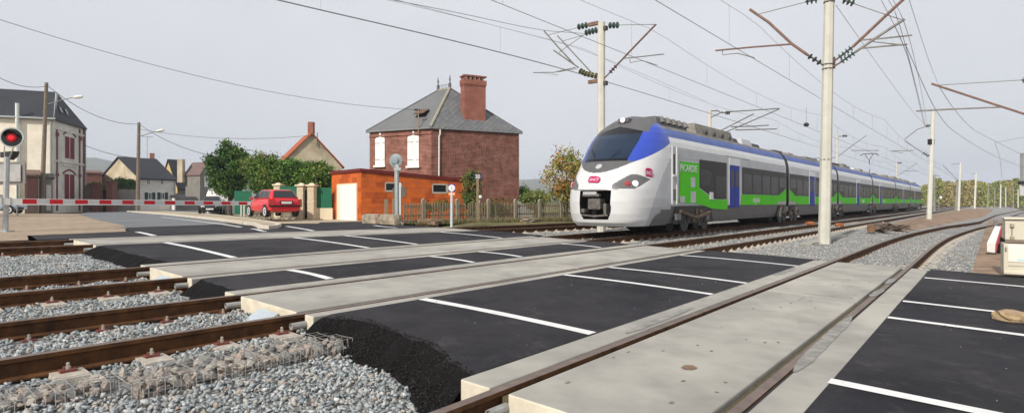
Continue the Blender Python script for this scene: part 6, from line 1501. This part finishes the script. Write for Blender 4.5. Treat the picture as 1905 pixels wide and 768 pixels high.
# far small signs
for (x, y, Y, r_, lab, box) in ((1750, 367, 95, .22, 'tiny white disc sign before the wood', False), (1736.5, 379, 92, .3, 'tiny white box on a stake by the train tail', True)):
    p = at(x, y, Y); rt = thing('track_sign', lab, 'sign', Vector((p.x, p.y, .2))); b = MB(); b.tube([Vector((p.x-.3 if not box else p.x, p.y, .1)), p-Vector((.3 if not box else 0, 0, 0))], .06, 5); b.build('stake', M_mastg, rt); b = MB()
    if box: b.box(p, (.35, .2, .55))
    else: b.lathe(p, (0, -1, 0), [(0, r_), (.05, r_)], 14)
    b.build('plate', M_whitep, rt)
pS2 = at(1903, 376, 60); sg2 = thing('signal_mast', 'railway signal on a post cut by the right edge, with a dark hood', 'signal', Vector((pS2.x, pS2.y, .0))); b = MB(); b.tube([at(1907, 400, 60), at(1907, 284, 60)], .12, 6); b.build('post', M_mastg, sg2); b = MB(); b.box(at(1905, 312, 60), (.5, .4, 3.0)); b.build('signal_head', mat('head_pale', (.30, .32, .33), .6, .1, 4), sg2); b = MB(); b.box(at(1904, 340, 60), (.7, .5, .35)); b.build('hood', M_dark, sg2); b = MB(); b.box(at(1902, 354, 60), (.55, .1, 1.1)); b.build('plate', M_stg, sg2)
# ================================================================ vegetation
M_leaf = mat('foliage', (.1, .12, .04), .75, .2, 3, attr='Col', spec=.25)
M_bark = mat('bark', (.10, .075, .055), .95, .25, 6, .6, 20)
def leaves(name, C, S, cols, parent=None, flat=0.0):
    """C: centres, S: half sizes, cols: colours; one rhombic leaf each"""
    n = len(C); N_ = rng.normal(0, 1, (n, 3)); N_[:, 2] += flat; N_ /= np.linalg.norm(N_, axis=1)[:, None]
    A = np.cross(N_, rng.normal(0, 1, (n, 3))); A /= np.linalg.norm(A, axis=1)[:, None]; B = np.cross(N_, A)
    s = S[:, None]; q = rng.uniform(.45, .75, (n, 1))
    V = np.stack([C-A*s, C-B*s*q, C+A*s, C+B*s*q], 1).reshape(-1, 3)
    if parent is not None: V = V-np.array(worg(parent))
    me = bpy.data.meshes.new(name); me.vertices.add(4*n); me.vertices.foreach_set('co', V.ravel()); me.loops.add(4*n); me.loops.foreach_set('vertex_index', np.arange(4*n, dtype=np.int32))
    me.polygons.add(n); me.polygons.foreach_set('loop_start', (np.arange(n)*4).astype(np.int32)); me.update(calc_edges=True)
    a = me.color_attributes.new('Col', 'FLOAT_COLOR', 'POINT'); a.data.foreach_set('color', np.repeat(np.concatenate([cols, np.ones((n, 1))], 1), 4, 0).ravel())
    me.materials.append(M_leaf); o = link(name, me); o.parent = parent; return o
GREEN = np.array([[.045, .105, .018], [.065, .14, .025], [.035, .08, .018], [.09, .165, .03]])
LIGHT = np.array([[.12, .17, .035], [.16, .19, .05], [.09, .14, .03], [.20, .19, .07]])
HEDGE = np.array([[.085, .165, .025], [.12, .20, .035], [.06, .12, .022], [.16, .21, .045]])
AUT = np.array([[.26, .15, .03], [.20, .17, .035], [.30, .12, .03], [.13, .16, .03], [.22, .19, .05]])
IVY = np.array([[.06, .11, .02], [.10, .15, .03], [.14, .15, .04], [.18, .12, .04]])
def crown_pts(c, r, n, clumps, spread, shell=.55):
    c = np.array(c); r = np.array(r); d = rng.normal(0, 1, (clumps, 3)); d /= np.linalg.norm(d, axis=1)[:, None]
    rad = shell+(1-shell)*rng.random((clumps, 1))**.6; K_ = c+d*rad*r*rng.uniform(.82, 1.08, (clumps, 1)); ci = rng.integers(0, clumps, n)
    return K_[ci]+rng.normal(0, 1, (n, 3))*spread, ci
def tree(name, label, px, py, Y, rpx, rpy, depth, n, pal, leaf, clumps=90, spread=.17, group=None, trunk=True, cat='tree', zb=.38, shell=.5, tw=.16):
    c = at(px, py, Y); r = (rpx/F*Y, depth, rpy/F*Y); root = thing(name, label, cat, Vector((c.x, c.y, zb)), group=group)
    C, ci = crown_pts(c, r, n, clumps, np.array([spread, spread, spread*.8])); cc = pal[rng.integers(0, len(pal), clumps)][ci]*rng.uniform(.75, 1.25, (n, 1))
    leaves('crown', C, rng.uniform(.6, 1.3, n)*leaf, cc, root)
    b = MB(); base = Vector((c.x, c.y, zb-.2)); b.tube([base, base.lerp(c, .5)+Vector((.05, 0, 0)), c+Vector((0, 0, r[2]*.3))], [tw, tw*.7, tw*.25], 7)
    for k in range(7):
        a = random.uniform(0, 6.28); p = base.lerp(c, random.uniform(.5, 1.0)); b.tube([p, p+Vector((math.cos(a)*r[0]*.45, math.sin(a)*r[1]*.45, r[2]*.25)), p+Vector((math.cos(a)*r[0]*.8, math.sin(a)*r[1]*.8, r[2]*.6))], [tw*.4, tw*.25, tw*.08], 5)
    b.build('trunk', M_bark, root); return root
tree('tree', 'dense dark green tree above the end of the barrier', 427, 318, 44, 35, 50, 1.6, 20000, GREEN, .095, 170, .20, tw=.2)
tree('tree', 'pale yellowish green tree right of the dense dark tree', 487, 312, 41, 34, 26, 1.3, 5500, LIGHT, .075, 80, .22, tw=.12)
for (x, y, rx, ry, lab, Y) in ((500, 332, 34, 34, 'rounded hedge behind the red car', 39), (545, 326, 34, 30, 'bushy hedge behind the white capped pillar', 39.5), (588, 330, 32, 27, 'bushy hedge behind the rightmost green panels', 39)):
    tree('hedge', lab, x, y, Y, rx, ry, 1.0, 13000, HEDGE if x != 545 else GREEN*1.5, .08, 150, .17, 'garden hedge bushes', cat='hedge', shell=.6)
tree('hedge', 'dark ivy hedge over the wall left of the second lamp pole', 232, 344, 63, 26, 11, .9, 4200, GREEN, .09, 70, .18, cat='hedge'); tree('hedge', 'dark hedge over the brick wall beside the tall house', 176, 350, 63.5, 14, 9, .8, 2200, GREEN, .09, 40, .18, cat='hedge')
tree('autumn_tree', 'orange and green autumn tree partly behind the train nose', 1053, 332, 30, 36, 54, 1.1, 5200, AUT*1.25, .065, 95, .20, tw=.07, shell=.3)
tree('shrub', 'light green bush behind the fence right of the brick house', 995, 372, 34, 24, 16, .8, 2600, LIGHT, .07, 40, .16, cat='shrub')
tree('shrub', 'small pointed conifer beside the brick house corner', 975, 362, 40, 8, 17, .35, 1200, GREEN*1.2, .06, 30, .12, cat='shrub')
tree('climber', 'ivy climbing between the orange garage and the brick house', 878, 362, 31.2, 16, 44, .3, 3000, IVY, .065, 60, .12, cat='ivy', zb=.4, tw=.04)
tree('bramble', 'bramble on the fence below the 30 sign', 900, 392, 29.2, 30, 14, .3, 1500, IVY, .05, 40, .12, cat='bramble', tw=.02); tree('bramble', 'rusty brown bramble against the brick house wall', 935, 384, 31.5, 26, 16, .4, 900, AUT*.6, .05, 40, .16, cat='bramble', tw=.02)
tree('bramble', 'leafy bramble behind the fence left of the blue sign', 815, 384, 30.2, 24, 9, .3, 900, IVY, .05, 30, .12, cat='bramble', tw=.02)
for (x, y, rx, Y, lab) in ((420, 257, 0, 0, ''),):
    pass
# sheds and bushes seen between house and train
b = MB(); pl = Plane(at(965, 376, 36), D(85)); l0, l1, z0_, z1_ = pl.rect(965, 377, 995, 392); b.hexa([pl.pt(l0, .2, 0), pl.pt(l1, .2, 0), pl.pt(l1, .2, -2), pl.pt(l0, .2, -2), pl.pt(l0, z1_, 0), pl.pt(l1-.1, z1_, 0), pl.pt(l1-.2, z1_+.15, -2), pl.pt(l0, z1_+.15, -2)]); b.solo('shed', mat('shed_roof_grey', (.30, .29, .30), .8, .15, 4), 'low grey shed roof behind the fence', 'shed')
# --- far wood on the right: one mass of autumn trees
C = []; cols = []
WP = np.array([[.13, .145, .035], [.16, .165, .04], [.20, .15, .055], [.11, .135, .033], [.20, .16, .06], [.15, .165, .04], [.12, .145, .035]])*1.75
for k in range(230):
    x = random.uniform(1700, 2080); Y = random.uniform(165, 260); top = 336+6*hnoise(x*.05, 2)+random.uniform(0, 12)*(1 if random.random() < .7 else 0); zt = H+(YH-top)/F*Y
    if x < 1735: zt *= .8
    p = at(x, 376, Y); n = 380; w = random.uniform(1.6, 2.9)
    h = rng.random(n)**.8*zt; rr_ = w*np.sqrt(np.clip(1.15-h/zt, .05, 1))
    a = rng.uniform(0, 6.283, n); q = rr_*np.sqrt(rng.random(n)); C.append(np.stack([p.x+q*np.cos(a), p.y+q*np.sin(a), h], 1)); cols.append(WP[rng.integers(0, len(WP))]*rng.uniform(.75, 1.2, (n, 1)))
C = np.concatenate(C); cols = np.concatenate(cols); o = leaves('woodland', C, rng.uniform(.2, .42, len(C)), cols); tag(o, 'far autumn wood behind the masts at right', 'wood', kind='stuff')
# second far belt that closes the horizon
C = []; cols = []
for k in range(200):
    x = random.uniform(900, 1760); Y = random.uniform(260, 420); p = at(x, 376, Y); n = 120; zt = random.uniform(4, 9); w = random.uniform(3, 5); h = rng.random(n)*zt; a = rng.uniform(0, 6.283, n); q = w*np.sqrt(rng.random(n)); C.append(np.stack([p.x+q*np.cos(a), p.y+q*np.sin(a), h], 1)); cols.append(np.array([.11, .125, .05])*rng.uniform(.75, 1.3, (n, 1)))
C = np.concatenate(C); cols = np.concatenate(cols); o = leaves('treeline', C, rng.uniform(.5, 1.0, len(C)), cols); tag(o, 'distant green tree line behind the house and train', 'wood', kind='stuff')
# --- grass tufts along the fence, verge and soil
def tufts(name, label, gen, n, hgt, pal):
    P = [gen() for _ in range(n)]; V = []; cl = []
    for p in P:
        for k in range(5):
            a = random.uniform(0, 6.28); l = random.uniform(.4, 1)*hgt; d = Vector((math.cos(a), math.sin(a), 0)); w = Vector((-d.y, d.x, 0))*.010; t_ = p+d*l*.5+Vector((0, 0, l)); V += [p-w, p+w, t_]; c = pal[random.randrange(len(pal))]*random.uniform(.7, 1.2); cl += [c, c, c]
    n3 = len(V); me = bpy.data.meshes.new(name); me.from_pydata([v[:] for v in V], [], [(i, i+1, i+2) for i in range(0, n3, 3)]); a = me.color_attributes.new('Col', 'FLOAT_COLOR', 'POINT'); a.data.foreach_set('color', np.concatenate([np.array(cl), np.ones((n3, 1))], 1).ravel()); me.materials.append(M_leaf); o = link(name, me); tag(o, label, 'grass', kind='stuff')
GR = np.array([[.14, .15, .05], [.20, .17, .08], [.10, .12, .04], [.26, .21, .12], [.18, .12, .07]])
def fgen(): k = random.random(); p = F0.lerp(F1, k)+fn_*random.uniform(-.3, .9); p.z += -.05; return p
tufts('grass', 'dry grass along the foot of the picket fence', fgen, 2600, .24, GR)
def vgen(): p = gp(random.uniform(440, 600), random.uniform(398, 410)); p.z += .02; return p
tufts('grass', 'short grass around the red car', vgen, 900, .10, GR[:3])
# ================================================================ hills and air
M_hill = mat('wooded_hill', (.09, .11, .08), .95, .25, .02, col2=(.14, .14, .09))
b = MB(); prev = []; D0 = 1450; n_ = 120
for i in range(n_+1):
    az = lerp(D(-75), D(60), i/n_); r = D0*(1+.05*math.sin(i*.3)); px = CX+F*math.tan(az) if abs(az) < D(70) else 0
    hgt = float(np.interp(px, [-1500, 100, 170, 200, 240, 500, 800, 960, 1000, 1060, 1150, 1400, 1700, 2200, 4000], [105, 98, 95, 90, 76, 60, 56, 60, 62, 58, 46, 20, 8, 6, 6]))*(1+.03*hnoise(i*.7, 2)+.02*hnoise(i*2.3, 4))
    Yd = math.cos(az); k = 1/Yd
    for (dd_, zz) in ((r-700, -2), (r-300, hgt*.55), (r, hgt), (r+500, hgt*.9)): b.v.append((math.sin(az)*dd_*k**.3, math.cos(az)*dd_*k**.3, zz))
for i in range(n_):
    for j in range(3): b.f.append((i*4+j, i*4+4+j, i*4+5+j, i*4+1+j)); b.m.append(0)
o = b.build('hills', M_hill, smooth=True); o['kind'] = 'structure'

hz = MB(); hz.hexa([(-2600, -2600, -4), (2600, -2600, -4), (2600, 2700, -4), (-2600, 2700, -4), (-2600, -2600, 125), (2600, -2600, 125), (2600, 2700, 125), (-2600, 2700, 125)])
hm = bpy.data.materials.new('haze'); hm.use_nodes = True; ht = hm.node_tree; ht.nodes.clear(); ho = ht.nodes.new('ShaderNodeOutputMaterial'); hv = ht.nodes.new('ShaderNodeVolumePrincipled')
hv.inputs['Color'].default_value = (.80, .87, 1.0, 1); hv.inputs['Density'].default_value = .00045; hv.inputs['Anisotropy'].default_value = .0; ht.links.new(hv.outputs[0], ho.inputs['Volume'])
o = hz.build('haze', hm); o['kind'] = 'stuff'; o.display_type = 'WIRE'
